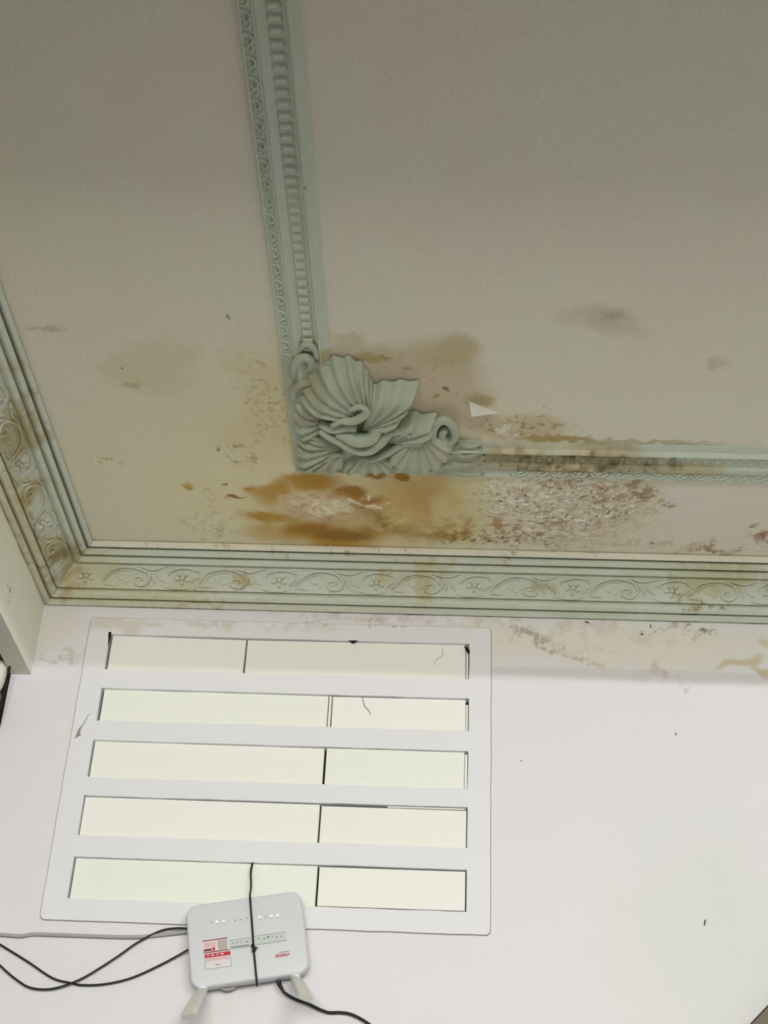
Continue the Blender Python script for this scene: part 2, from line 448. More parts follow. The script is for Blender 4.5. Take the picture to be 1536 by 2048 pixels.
CEIL_PAINT = ('xy', cc(151, 148, 134), cc(153, 144, 132), CEIL_MARKS)

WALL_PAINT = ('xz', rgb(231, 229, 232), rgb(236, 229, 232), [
    (1.221, 2.842, 0.4300, 0.0531, rgb(231, 226, 211), .8, .9, 0, 's'),  # beige cast of the shaded wall top, put into the paint
    (0.860, 2.895, 0.4376, 0.0167, rgb(210, 196, 178), .6, .8, 0, 'f', 'mott'),
    (1.150, 2.863, 0.1960, 0.0304, rgb(210, 198, 176), .5, .9, 0, 'f', 'mott'),
    (0.650, 2.884, 0.1466, 0.0059, rgb(170, 140, 112), .6, .8, 0, 'f', 'streakx'),
    (0.734, 2.889, 0.0733, 0.0071, rgb(160, 126, 88), .6, .8, 0, 'f', 'speck'),
    (1.036, 2.853, 0.0434, 0.0082, rgb(160, 154, 132), .75, .9, -14, 'f'),
    (1.128, 2.814, 0.0717, 0.0057, rgb(176, 164, 144), .55, .9, -24, 'f'),
    (1.376, 2.880, 0.0268, 0.0082, rgb(150, 146, 114), .8, .8, 0, 'f', 'mott'),
    (1.386, 2.878, 0.0072, 0.0047, rgb(110, 104, 84), .8, .6, 0, 'n'),
    (1.316, 2.882, 0.0248, 0.0047, rgb(176, 142, 126), .6, .8, 0, 'f'),
    (1.304, 2.770, 0.0526, 0.0226, rgb(196, 172, 160), .6, .8, 0, 'f', 'mott'),
    (1.310, 2.776, 0.0405, 0.0181, rgb(160, 142, 132), .6, .8, 0, 'f', 'sparse'),
    (1.453, 2.803, 0.0467, 0.0091, rgb(206, 192, 150), .8, .8, 0, 's'),
    (1.497, 2.788, 0.0222, 0.0091, rgb(200, 182, 134), .8, .8, -25, 'n'),
    (1.504, 2.859, 0.0123, 0.0116, rgb(204, 190, 152), .6, .8, 0, 'n'),
    (0.053, 2.783, 0.0626, 0.0070, rgb(200, 182, 162), .6, .9, 0, 'f'),
    (0.033, 2.836, 0.0527, 0.0538, rgb(230, 225, 214), .7, 1.0, 0, 's'),  # same shade cast painted in at the left corner
    (1.319, 2.772, 0.4638, 0.0147, rgb(212, 206, 202), .45, .35, -.6, 'o'),  # penumbra band along the shadow edge, painted as a grey strip
    (0.496, 2.079, 0.0992, 0.0262, rgb(228, 220, 212), .5, 1.2, 0, 'w'),
    (1.356, 2.218, 0.1816, 0.2274, rgb(222, 224, 212), .7, 1.4, 0, 's'),  # light falloff toward lower right, tinted into the wall
])

s = Stain('panel_paint', rgb(235, 234, 236), .5, .3, 'xz')
s.stain(0.389, 2.862, 0.2411, 0.0107, rgb(210, 198, 178), .55, .9, 0, 'f', 'mott')
s.stain(0.672, 2.875, 0.1149, 0.0059, rgb(190, 150, 112), .7, .7, 0, 'f', 'mott')
s.stain(0.158, 2.851, 0.0632, 0.0165, rgb(216, 204, 190), .6, .8, 0, 'w')
MAT_PANEL = s.done(30, .08, .003)

MAT_ROOM = new_mat('plain_wall_paint', rgb(176, 179, 182), .6, .3)
LINTEL_PAINT = ('yz', cc(160, 160, 147), cc(154, 153, 137), [
    (-0.296, 2.714, 0.0080, 0.0300, cc(120, 106, 66), .8, .6, 0, 'f', 'mott'),
    (-0.237, 2.802, 0.0100, 0.0100, cc(104, 92, 58), .8, .6, 0, 'f', 'mott'),
])

MINT_B, MINT_T = cc(138, 141, 131), cc(133, 135, 122)
MAT_CORN_B = ('xz', MINT_B, MINT_T, [
    (0.121, 2.9323, 0.2546, 0.0535, cc(134, 131, 108), .7, .9, 0, 'w'),
    (0.036, 2.9345, 0.0640, 0.0458, cc(118, 100, 56), .75, .7, 0, 'f', 'mott'),
    (0.544, 2.9196, 0.4394, 0.0045, cc(120, 116, 78), .8, .8, 0, 'f', 'streakx'),
    (0.649, 2.9891, 0.4348, 0.0030, cc(104, 84, 56), .8, .8, 0, 'f', 'streakx'),
    (0.385, 2.9037, 0.4003, 0.0038, cc(140, 137, 124), .85, .7, 0, 'n'),
    (0.332, 2.9042, 0.0636, 0.0030, cc(118, 110, 76), .7, .7, 0, 'n'),
    (0.806, 2.9523, 0.0364, 0.0165, cc(124, 118, 86), .7, .6, 0, 'f'),
    (0.727, 2.9471, 0.0261, 0.0150, cc(130, 122, 90), .7, .6, 0, 'f'),
    (1.060, 2.9531, 0.0310, 0.0105, cc(116, 110, 76), .7, .6, 0, 'f'),
    (1.416, 2.9447, 0.1124, 0.0299, cc(124, 118, 84), .75, .7, 0, 'w'),
    (1.324, 2.9430, 0.0144, 0.0179, cc(116, 96, 66), .8, .6, 35, 'f'),
    (1.377, 2.9193, 0.0513, 0.0045, cc(96, 80, 46), .8, .6, 0, 'f'),
    (0.418, 2.9392, 0.0169, 0.0106, cc(126, 112, 78), .7, .6, 0, 'f'),
    (1.271, 2.9607, 0.2250, 0.0523, cc(128, 134, 116), .5, 1.0, 0, 'w')])
MAT_CORN_L = ('yz', MINT_B, MINT_T, [
    (-.18, 2.92, .30, .030, cc(120, 113, 86), .85, .8, 0, 'w', None),
    (-.07, 2.945, .09, .045, cc(98, 84, 50), .85, .7, 0, 'f', 'mott'),
    (-.52, 2.95, .07, .04, cc(112, 102, 72), .8, .9, 0, 'f', None),
    (-.38, 2.94, .06, .035, cc(116, 104, 64), .8, .6, 0, 'f', 'mott'),
    (-.62, 2.96, .10, .03, cc(116, 106, 68), .8, .7, 0, 'f', 'mott'),
    (-.25, 2.905, .5, .012, cc(136, 131, 113), .85, .8, 0, 'n', None),
    (-.30, 2.917, .4, .006, cc(96, 84, 48), .8, .7, 0, 'f', 'streaky')])
MAT_FILLET = ('xz', cc(150, 147, 134), cc(144, 140, 124), [
    (0.229, 2.9855, 0.2314, 0.0030, cc(104, 88, 66), .75, .7, 0, 'f', 'streakx'),
    (0.648, 2.9906, 0.2078, 0.0022, cc(92, 78, 56), .7, .7, 0, 'f', 'streakx'),
    (1.063, 2.9926, 0.1847, 0.0037, cc(104, 84, 58), .75, .7, 0, 'f', 'streakx')])
MAT_MOULD = ('xy', cc(134, 139, 127), cc(129, 133, 119), [
    (1.076, -0.437, 0.1993, 0.0528, cc(108, 99, 72), .9, .7, 0, 's', None),
    (1.099, -0.450, 0.1708, 0.0212, cc(60, 50, 30), .9, .6, 0, 'f', 'mott'),
    (1.087, -0.421, 0.1863, 0.0265, cc(66, 56, 36), .8, .7, 0, 'f', 'speck'),
    (1.036, -0.481, 0.1559, 0.0095, cc(142, 135, 112), .8, .8, 0, 'n', None),
    (1.098, -0.399, 0.1595, 0.0167, cc(146, 136, 108), .85, .6, 0, 'f', 'mott'),
    (1.042, -0.400, 0.1129, 0.0133, cc(66, 60, 42), .8, .5, 0, 'f', 'sparse'),
    (1.267, -0.438, 0.0240, 0.0228, BLACK, .9, .6, 0, 'f', 'mott'),
    (1.273, -0.428, 0.0065, 0.0082, BLACK, .97, .5, 0, 'n', None),
    (1.303, -0.418, 0.0556, 0.0298, cc(124, 116, 84), .7, .9, 0, 'f', None),
    (0.626, -1.146, 0.0022, 0.0030, BLACK, .95, .4, 0, 'n', None),
    (0.615, -0.745, 0.0190, 0.0410, cc(124, 112, 74), .7, .7, 0, 'f', None)])
MAT_ORN = ('xy', cc(118, 124, 108), cc(112, 116, 98), [
    (0.607, -0.676, 0.0265, 0.0371, cc(106, 103, 80), .75, .9, 0, 'f', None),
    (0.686, -0.685, 0.0158, 0.0340, cc(116, 106, 74), .6, .7, 0, 'f', 'mott'),
    (0.601, -0.581, 0.0200, 0.0242, cc(106, 100, 86), .7, .9, 0, 'f', None),
    (0.606, -0.441, 0.0475, 0.0497, cc(104, 98, 74), .6, .7, 0, 'f', 'mott'),
    (0.832, -0.489, 0.0371, 0.0482, cc(124, 112, 88), .6, .7, 0, 'f', 'mott'),
    (0.879, -0.435, 0.0470, 0.0430, cc(104, 96, 70), .75, .7, 0, 'f', 'mott'),
    (0.660, -0.393, 0.0576, 0.0135, cc(108, 96, 82), .7, .7, 0, 'f', None)])

MAT_BOARD = []
for i_ in range(3):
    s = Stain('filler_foam_%s' % 'abc'[i_], rgb(*[(246, 246, 238), (245, 245, 236), (244, 245, 235)][i_]), .7, .2, 'xz')
    s.stain(0.853, 2.683, 0.0453, 0.0286, rgb(236, 231, 204), .7, .8, 0, 'f', 'mott')
    s.stain(0.199, 2.428, 0.0487, 0.0403, rgb(236, 230, 204), .7, .8, 0, 'w')
    s.stain(0.323, 2.458, 0.0195, 0.0102, rgb(206, 202, 168), .6, .6, 0, 'f', 'mott')
    s.stain(0.355, 2.271, 0.1974, 0.0057, rgb(216, 212, 180), .7, .8, 0, 'f', 'mott')
    s.stain(0.670, 2.350, 0.0569, 0.0117, rgb(196, 190, 156), .7, .7, 0, 'f', 'streaky')
    s.stain(0.752, 2.447, 0.1446, 0.0502, rgb(230, 231, 210), .5, .9, 0, 'f', 'mott')
    s.stain(0.767, 2.309, 0.1407, 0.0475, rgb(230, 230, 208), .6, .9, 0, 'f', 'mott')
    MAT_BOARD.append(s.done(140, .25, .002))
MAT_DARK = new_mat('cavity_dark', rgb(22, 20, 17), .9, .1)
MAT_SEAM = new_mat('seam_grey', rgb(150, 138, 126), .9, .1)
MAT_CRACK = new_mat('crack_dark', rgb(84, 78, 64), .9, .1)
MAT_CHIP = new_mat('flake_white', rgb(236, 234, 222), .7, .2)
MAT_FLAKE = new_mat('flake_cream', cc(143, 136, 115), .8, .2)
MAT_PLASTIC = new_mat('router_plastic', rgb(214, 217, 220), .38, .4)
MAT_PLASTIC_B = new_mat('router_plastic_back', rgb(190, 191, 190), .45, .4)
MAT_ANT = new_mat('antenna_plastic', rgb(206, 207, 198), .42, .4)
MAT_HINGE = new_mat('hinge_plastic', rgb(240, 242, 240), .35, .5)
MAT_BLACK = new_mat('black_rubber', rgb(16, 16, 18), .45, .4)
MAT_GREY_CABLE = new_mat('grey_cable', rgb(176, 174, 168), .5, .3)
MAT_RED = new_mat('print_red', rgb(196, 22, 52), .5, .3)
MAT_RED_D = new_mat('print_dark_red', rgb(132, 26, 40), .5, .3)
MAT_PINK = new_mat('print_pink', rgb(226, 186, 186), .5, .3)
MAT_LABEL = new_mat('label_paper', rgb(226, 222, 220), .5, .3)
MAT_LABEL_G = new_mat('label_grey', rgb(202, 208, 202), .5, .3)
MAT_GREYP = new_mat('print_grey', rgb(128, 122, 120), .5, .3)
MAT_BLANK = new_mat('print_blank', rgb(186, 174, 168), .5, .3)
MAT_MARK = new_mat('print_mark', rgb(110, 112, 116), .5, .3)
MAT_BROWN = new_mat('grey_brown_board', rgb(126, 116, 102), .8, .2)
MAT_BROWN_E = new_mat('board_edge', rgb(62, 58, 50), .8, .2)
MAT_WOOD = new_mat('wood_brown', rgb(136, 118, 78), .6, .3)
MAT_FLOOR = new_mat('floor_tile', rgb(104, 102, 98), .4, .4)
MAT_METAL = new_mat('lamp_metal', rgb(220, 220, 220), .5, .4)
def emit_mat(name, col, st):
    m_ = new_mat(name, col); b = m_.node_tree.nodes['Principled BSDF']
    b.inputs['Emission Color'].default_value = col; b.inputs['Emission Strength'].default_value = st
    return m_
MAT_LED = emit_mat('led_glow', (1, 1, .93, 1), 1.6)
MAT_LED.cycles.emission_sampling = 'NONE'
MAT_TUBE = emit_mat('tube_glow', (.965, .975, 1.0, 1), TUBE_POWER)
MAT_GLASS = new_mat('window_glass', (1, 1, 1, 1), .02, .5)
MAT_GLASS.node_tree.nodes['Principled BSDF'].inputs['Transmission Weight'].default_value = 1.0

# ---------------------------------------------------------------- room shell
def struct(name, me, mat, label, cat):
    return tag(link(name, me, mat), label, cat, kind='structure')

# ceiling: dense sheet; blisters sag and crumbling plaster stands out as real relief
def grid(us, vs_): 
    U, V = np.meshgrid(np.array(us), np.array(vs_)); nu, nv = len(us), len(vs_)
    idx = np.arange(nu * nv).reshape(nv, nu)
    F = np.stack([idx[:-1, :-1], idx[:-1, 1:], idx[1:, 1:], idx[1:, :-1]], -1).reshape(-1, 4)
    return U.ravel(), V.ravel(), F
def span(a, b, step): return list(np.linspace(a, b, int(round((b - a) / step)) + 1))
def sheet(name, co, F, smooth=True):
    me = bpy.data.meshes.new(name); me.vertices.add(len(co)); me.vertices.foreach_set('co', co.ravel())
    me.loops.add(F.size); me.loops.foreach_set('vertex_index', F.ravel().astype(np.int32))
    me.polygons.add(len(F)); me.polygons.foreach_set('loop_start', (np.arange(len(F)) * 4).astype(np.int32))
    me.update(calc_edges=True); me.validate()
    if smooth: me.polygons.foreach_set('use_smooth', [True] * len(F))
    return me
xs = [-1.2, -.6, -.2] + span(-.04, 1.56, .0025) + [1.6, 1.7, 1.85, 2.05, 2.4, 2.8, 3.2]
ys = [-4.2, -3.6, -3.0, -2.5, -2.1] + span(-1.8, -1.04, .04) + span(-1.0, 0, .0027)
cx, cy, cF = grid(xs, ys)
def gau(a, b, ra, rb): return np.exp(-(((cx - a) / ra) ** 2 + ((cy - b) / rb) ** 2))
q1 = fbm(cx, cy, 22, 4, 71); q2 = fbm(cx, cy, 48, 4, 72, .65); q3 = fbm(cx, cy, 9, 2, 73)
pn = Paint(cx, cy, (0, 0, 0), (0, 0, 0)); curl = pn.tex('curl'); mot = pn.tex('mott')
drop = gau(.61, -.255, .085, .06) * (.006 + .010 * np.clip(q1 + .1, 0, 1))
crumb = np.clip(1.5 * gau(1.10, -.285, .17, .095) + .8 * gau(.95, -.16, .16, .035) + .5 * gau(.36, -.175, .04, .05) + .6 * gau(.98, -.53, .10, .035) + .5 * gau(.46, -.43, .04, .05) + .35 * gau(.53, -.60, .05, .10) + .5 * gau(1.5, -.165, .05, .05), 0, 1)
drop += crumb * (.0030 * curl + .0030 * np.abs(q2)) + .0010 * (q3 + 1)
del pn
ceil_me = sheet('ceiling', np.stack([cx, cy, H - drop], 1), cF[:, ::-1]); painted(ceil_me, CEIL_PAINT); ceil_me.materials.append(MAT_PAINT)
ceiling = struct('ceiling', ceil_me, None, 'pinkish cream ceiling with ochre water stains and peeling plaster', 'ceiling')
# slab above so that the ceiling has thickness
slab = link('slab', box_me('slab', (-1.2, -4.2, H + .002), (3.2, .15, H + .15)), MAT_ROOM, ceiling)

# vent geometry
VX0, VX1, VZ0, VZ1 = .1054, .9453, 2.2298, 2.8718
SX0, SX1 = .1508, .9009
SLOTS = [(2.7521, 2.8338), (2.6372, 2.7091), (2.5147, 2.5945), (2.3951, 2.4768), (2.2714, 2.3526)]

def holed_plate(name, outer, holes, y_front, depth):
    """flat plate in the wall plane with openings, extruded backwards (+y)"""
    bm = bmesh.new(); edges = []
    for loop in [outer] + holes:
        vv = [bm.verts.new((p[0], y_front, p[1])) for p in loop]
        edges += [bm.edges.new((vv[i], vv[(i + 1) % len(vv)])) for i in range(len(vv))]
    bmesh.ops.triangle_fill(bm, use_beauty=True, use_dissolve=False, edges=edges)
    r = bmesh.ops.extrude_face_region(bm, geom=bm.faces[:])
    bmesh.ops.translate(bm, verts=[g for g in r['geom'] if isinstance(g, bmesh.types.BMVert)], vec=(0, depth, 0))
    return from_bm(name, bm)

def rect(x0, z0, x1, z1): return [(x0, z0), (x1, z0), (x1, z1), (x0, z1)]
wxs = [-.042] + span(0, 1.56, .003) + [1.7, 2.0, 2.6, 3.2]
wzs = [0, .8, 1.6, 1.9] + span(2.0, 2.70, .02) + span(2.712, 2.925, .003) + [2.96, H]
wu, wv, wF = grid(sorted(wxs + [VX0 + .01, VX1 - .01]), sorted(wzs + [VZ0 + .01, VZ1 - .01]))
cu_, cv_ = wu[wF].mean(1), wv[wF].mean(1)
keep = ~((cu_ > VX0 + .01) & (cu_ < VX1 - .01) & (cv_ > VZ0 + .01) & (cv_ < VZ1 - .01))
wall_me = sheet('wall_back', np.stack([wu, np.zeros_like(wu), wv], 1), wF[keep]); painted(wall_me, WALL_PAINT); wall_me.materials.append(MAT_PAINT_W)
wall_back = struct('wall_back', wall_me, None, 'white painted wall with damp stains under the cornice', 'wall')
for lo, hi in (((-.042, .001, 0), (VX0 + .009, .15, H)), ((VX1 - .009, .001, 0), (3.2, .15, H)), ((VX0 + .009, .001, 0), (VX1 - .009, .15, VZ0 + .009)), ((VX0 + .009, .001, VZ1 - .009), (VX1 - .009, .15, H))):
    link('masonry', box_me('masonry', lo, hi), MAT_ROOM, wall_back)
lu, lv, lF = grid(span(-1.0, 0, .005), [2.736, 2.7365] + span(2.740, 2.91, .005) + [H])
lint_me = sheet('wall_left', np.stack([np.zeros_like(lu), lu, lv], 1), lF); painted(lint_me, LINTEL_PAINT); lint_me.materials.append(MAT_PAINT_T)
wall_left = struct('wall_left', lint_me, None, 'cream wall strip above the side opening at left', 'wall')
MAT_SOFFIT = new_mat('soffit_paint', rgb(226, 222, 210), .6, .3)
link('masonry', box_me('masonry', (-.042, -1.0, 2.736), (-.0005, 0, H)), MAT_SOFFIT, wall_left)
link('masonry', box_me('masonry', (-.042, -4.2, 2.736), (0, -1.0, H)), MAT_SOFFIT, wall_left)
struct('wall_right', box_me('wall_right', (3.2, -4.2, 0), (3.3, .15, H)), MAT_ROOM, 'plain cream wall at the right of the room', 'wall')
struct('floor', box_me('floor', (-1.3, -4.3, -.1), (3.3, .15, 0)), MAT_FLOOR, 'beige tiled floor of the room', 'floor')
struct('wall_side', box_me('wall_side', (-1.3, -4.2, 0), (-1.2, .15, H)), MAT_ROOM, 'far wall of the space behind the side opening', 'wall')
struct('wall_passage', box_me('wall_passage', (-1.2, .06, 0), (-.042, .15, H)), new_mat('passage_shade', rgb(70, 62, 50), .8, .2), 'wall end seen through the side opening, coloured as dark shade', 'wall')  # shadowy interior of the opening put into this dark wall colour
rear = holed_plate('wall_rear', rect(-1.3, 0, 3.3, H), [rect(-.5, 1.65, 1.7, 2.65)], -4.2, -.1)
struct('wall_rear', rear, MAT_ROOM, 'plain cream wall behind the viewer with an added window', 'wall')
struct('ceiling_beam', box_me('ceiling_beam', (0, -1.95, 2.7345), (3.2, -1.76, H), .003), MAT_ROOM, 'plain ceiling beam crossing above the viewer', 'beam')
w1 = tag(empty('added_window', (.6, -4.2, 1.65)), 'unseen white framed window added in the rear wall for fill light', 'window', kind='structure')  # unseen window, added and placed for the ambient fill
def wpart(name, lo, hi, mat):
    o = link(name, box_me(name, lo, hi), mat, w1)
wpart('frame', (-1.1, -.06, 0), (-1.05, -.02, 1.0), MAT_METAL); wpart('frame', (1.05, -.06, 0), (1.1, -.02, 1.0), MAT_METAL)
wpart('frame', (-1.05, -.06, 0), (1.05, -.02, .05), MAT_METAL); wpart('frame', (-1.05, -.06, .95), (1.05, -.02, 1.0), MAT_METAL)
wpart('pane', (-1.05, -.045, .05), (1.05, -.039, .95), MAT_GLASS)

# tube lamp behind the viewer
LX, LY, LZ = 2.0, -3.3, 2.712
lamp = tag(empty('tube_lamp', (LX, LY, LZ)), 'ceiling hung fluorescent tube lamp behind the viewer', 'lamp')
link('tube', tube_me('tube', [(-.6, 0, 0), (0, 0, 0), (.6, 0, 0)], .008, 12, 2), MAT_TUBE, lamp)
link('housing', box_me('housing', (-.64, -.03, .03), (.64, .03, .075), .004), MAT_METAL, lamp)
for sx in (-1, 1):
    link('end_cap', box_me('end_cap', (sx * .62 - .018, -.018, -.018), (sx * .62 + .018, .018, .032), .004), MAT_METAL, lamp)
    link('hanging_rod', box_me('hanging_rod', (sx * .4 - .005, -.005, .074), (sx * .4 + .005, .005, H - LZ)), MAT_METAL, lamp)

# ---------------------------------------------------------------- cornices
CD, CH = .1063, .1022
DIAG = Vector((-CD, -CH)); DL = DIAG.length; NRM = Vector((CH, -CD)).normalized()   # (d from wall, z from ceiling)
PROF_FILLET = [(0, .003), (.02, .0095), (.075, .0100), (.088, .007), (.094, -.010), (.10, -.012)]
PROF = [(.10, -.012), (.112, -.010), (.120, .004), (.14, .0095), (.195, .0085), (.212, .003), (.220, -.006), (.232, -.006), (.244, .003), (.262, .0065), (.312, .0065), (.334, .001), (.340, -.006),
        (.352, -.0065), (.37, -.0045), (.40, -.0050), (.46, -.0060), (.54, -.0064), (.62, -.0058), (.68, -.0045), (.716, -.003), (.724, -.010), (.738, -.010), (.746, .002), (.76, .0065), (.79, .0075), (.845, .0065), (.862, .001), (.868, -.006), (.880, -.006),
        (.888, .002), (.902, .0065), (.96, .0055), (.975, .0005), (.982, -.003), (1.0, -.003)]
def prof_pt(t, h):
    p = Vector((CD, 0)) + DIAG * t + NRM * h
    return max(p.x, 0.0), min(p.y, 0.0)
def run_pt(axis_, u, d, z):
    return (u, -d, H + z) if axis_ == 'x' else (d, -u, H + z)
def cornice_me(name, axis_, prof, length, seed):
    pts = [prof_pt(t, h) for t, h in prof]; vs_, fs = [], []
    us = [0] + span(.004, min(1.60, length), .004) + ([1.7, 1.9, 2.3, 2.8, length] if length > 1.95 else ([length] if length > 1.60 else []))
    n = len(us) - 1
    for i in range(n + 1):
        for k, (d, z) in enumerate(pts):
            u = max(us[i], d) if us[i] < .13 else us[i]
            if us[i] < .13: u = d + (.13 - d) * us[i] / .13
            j = .0007 * noise.noise(Vector((u * 14, k * 3.1, seed))) + .0004 * noise.noise(Vector((u * 60, k * 1.7, seed)))
            fade = 0 if k in (0,) else 1
            vs_.append(run_pt(axis_, u, max(0, d + j * fade), min(0, z - j * fade)))
    K = len(pts)
    for i in range(n):
        for k in range(K - 1):
            a = i * K + k
            q = (a, a + 1, a + K + 1, a + K)
            fs.append(q if axis_ == 'x' else q[::-1])
    return mesh(name, vs_, fs, False)

def frieze(axis_, u, v, h):
    """point on the sunken frieze: u along, v 0 (ceiling side) .. 1 (wall side), h proud of it"""
    t = .352 + .37 * v
    d, z = prof_pt(t, -.0035 - .0028 * math.sin(math.pi * min(max(v, 0), 1)) + h)
    return run_pt(axis_, u, d, z)

def relief(fn, pts, w, h, n=5, seg=5, taper=True):
    """half-round strand following a drawn line on a surface fn(u,v,h); returns verts, faces"""
    P = smooth_path([(p[0], p[1], 0) for p in pts], n); vs_, fs = [], []; N = len(P)
    for i, p in enumerate(P):
        t = (P[min(i + 1, N - 1)] - P[max(i - 1, 0)])
        t = t.normalized() if t.length > 1e-9 else Vector((1, 0, 0))
        s_ = Vector((-t.y, t.x, 0))
        f = i / (N - 1)
        k = (.35 + .65 * math.sin(math.pi * min(1, max(0, .12 + .8 * f)))) if taper else 1
        for q in range(seg + 1):
            a = math.pi * q / seg
            c = p + s_ * (w * k * math.cos(a))
            vs_.append(fn(c.x, c.y, -.001 + (h * k + .001) * math.sin(a)))
    S = seg + 1
    for i in range(N - 1):
        for q in range(seg):
            a = i * S + q; fs.append((a, a + 1, a + S + 1, a + S))
    return vs_, fs

def blob(fn, cx, cy, rx, ry, h, rot=0, seg=10, rings=3):
    vs_, fs = [fn(cx, cy, h)], []
    c, s_ = math.cos(rot), math.sin(rot)
    for r in range(1, rings + 1):
        f = r / rings
        for k in range(seg):
            a = 2 * math.pi * k / seg; x, y = rx * f * math.cos(a), ry * f * math.sin(a)
            vs_.append(fn(cx + x * c - y * s_, cy + x * s_ + y * c, h * math.sqrt(max(0, 1 - f * f)) - (.001 if r == rings else 0)))
    for k in range(seg): fs.append((0, 1 + k, 1 + (k + 1) % seg))
    for r in range(rings - 1):
        for k in range(seg):
            a, b = 1 + r * seg + k, 1 + r * seg + (k + 1) % seg
            fs.append((a, a + seg, b + seg, b))
    return vs_, fs

def join(name, parts, smooth=True):
    V, F = [], []
    for v, f in parts:
        o_ = len(V); V += v; F += [tuple(i + o_ for i in q) for q in f]
    return mesh(name, V, F, smooth)

FW = .37 * DL   # frieze width in metres
UNIT = .2045
def scroll_unit(axis_, u0, parent, mat, umin, umax):
    # a vine unit: great scroll, leaf wave, small scroll with flower; drawn in unit coordinates then laid on the frieze
    def fn(x, y, h): return frieze(axis_, x, y / FW, h)
    def M(pts): return [(u0 + p[0] * UNIT, p[1] * FW) for p in pts]
    jit = lambda: random.uniform(-.012, .012)
    def J(pts): return M([(a + jit(), min(.96, max(.03, b + jit()))) for a, b in pts])
    specs = [
        ('vine_scroll', [relief(fn, J([(0, .70), (.05, .47), (.12, .24), (.22, .11), (.32, .10), (.42, .18), (.48, .34), (.50, .55), (.46, .76), (.40, .82), (.345, .72), (.35, .54), (.40, .48), (.435, .58), (.40, .66)]), .0034, .0075),
                         relief(fn, J([(.02, .74), (.08, .52), (.14, .34), (.22, .24), (.31, .25)]), .0019, .0044)]),
        ('wave_leaf', [relief(fn, J([(.28, .07), (.40, .07), (.50, .15), (.57, .17), (.64, .10), (.70, .04)]), .0030, .0068),
                       relief(fn, J([(.52, .40), (.55, .58), (.56, .76)]), .0032, .0060), relief(fn, J([(.58, .36), (.61, .55), (.66, .70)]), .0030, .0056)]),
        ('small_scroll', [relief(fn, J([(.70, .42), (.73, .24), (.79, .12), (.87, .08), (.95, .12), (1.0, .2), (1.01, .32)]), .0030, .0070),
                          relief(fn, J([(.66, .86), (.75, .92), (.86, .92), (.93, .86)]), .0026, .0056),
                          relief(fn, J([(.01, .82), (.07, .80), (.13, .86)]), .0024, .0052)]),
        ('flower', [blob(fn, u0 + .84 * UNIT, .50 * FW, .0056, .0052, .0082)] +
                   [blob(fn, u0 + .84 * UNIT + .0115 * math.cos(a), .50 * FW + .0100 * math.sin(a), .0072, .0046, .0064, a) for a in [k * 2 * math.pi / 5 + .4 for k in range(5)]]),
        ('leaf_curl', [relief(fn, J([(.94, .70), (.97, .52), (1.02, .44)]), .0036, .0064), blob(fn, u0 + .20 * UNIT, .56 * FW, .010, .0055, .0030, .5), blob(fn, u0 + .27 * UNIT, .68 * FW, .008, .0045, .0028, -.4)]),
    ]
    for nm, parts in specs:
        us = [(v[0] if axis_ == 'x' else -v[1]) for pv, _ in parts for v in pv]
        if min(us) < umin or max(us) > umax: continue
        link(nm, join(nm, parts), mat, parent)

trim_1 = struct('trim_1', cornice_me('trim_1', 'x', PROF, 3.2, 1), MAT_CORN_B, 'pale green plaster cornice with scroll frieze along the back wall', 'cornice')
link('fillet', cornice_me('fillet', 'x', PROF_FILLET, 3.2, 2), MAT_FILLET, trim_1)
trim_2 = struct('trim_2', cornice_me('trim_2', 'y', PROF, 1.76, 3), MAT_CORN_L, 'pale green plaster cornice with scroll frieze along the left wall', 'cornice')
link('fillet', cornice_me('fillet', 'y', PROF_FILLET, 1.76, 4), MAT_CORN_L, trim_2)
U_FIRST = .345 - .2045     # vine units counted from the corner
for k in range(-1, 8): scroll_unit('x', U_FIRST - .017 + k * UNIT, trim_1, MAT_CORN_B, .058, 1.75)
for k in range(-1, 5): scroll_unit('y', .075 + k * UNIT, trim_2, MAT_CORN_L, .062, 1.1)

# ---------------------------------------------------------------- ceiling frame moulding
def mould_me(name, axis_, prof, u0, u1, seed):
    """prof: list of (offset across, drop below ceiling)"""
    vs_, fs = [], []; K = len(prof); sg = 1 if u1 > u0 else -1
    us = [u0 + sg * t_ for t_ in span(0, min(abs(u1 - u0), .86), .004)]
    if abs(u1 - u0) > .86: us += [u0 + (u1 - u0) * t_ for t_ in (.86 / abs(u1 - u0) + (1 - .86 / abs(u1 - u0)) * q_ for q_ in (.15, .4, .7, 1))]
    n = len(us) - 1
    for i in range(n + 1):
        u = us[i]
        for k, (c, dz) in enumerate(prof):
            j = .0006 * noise.noise(Vector((u * 14, k * 2.3, seed)))
            z = H - dz - (j if dz > .001 else 0)
            vs_.append((c + j, u, z) if axis_ == 'y' else (u, c + j, z))
    for i in range(n):
        for k in range(K - 1):
            a = i * K + k; fs.append((a, a + 1, a + K + 1, a + K))
    bm = bmesh.new(); me = mesh(name, vs_, fs); bm.from_mesh(me); bpy.data.meshes.remove(me)
    for f in bm.faces:
        if f.normal.z > 0: f.normal_flip()
    me = bpy.data.meshes.new(name); bm.to_mesh(me); bm.free(); return me

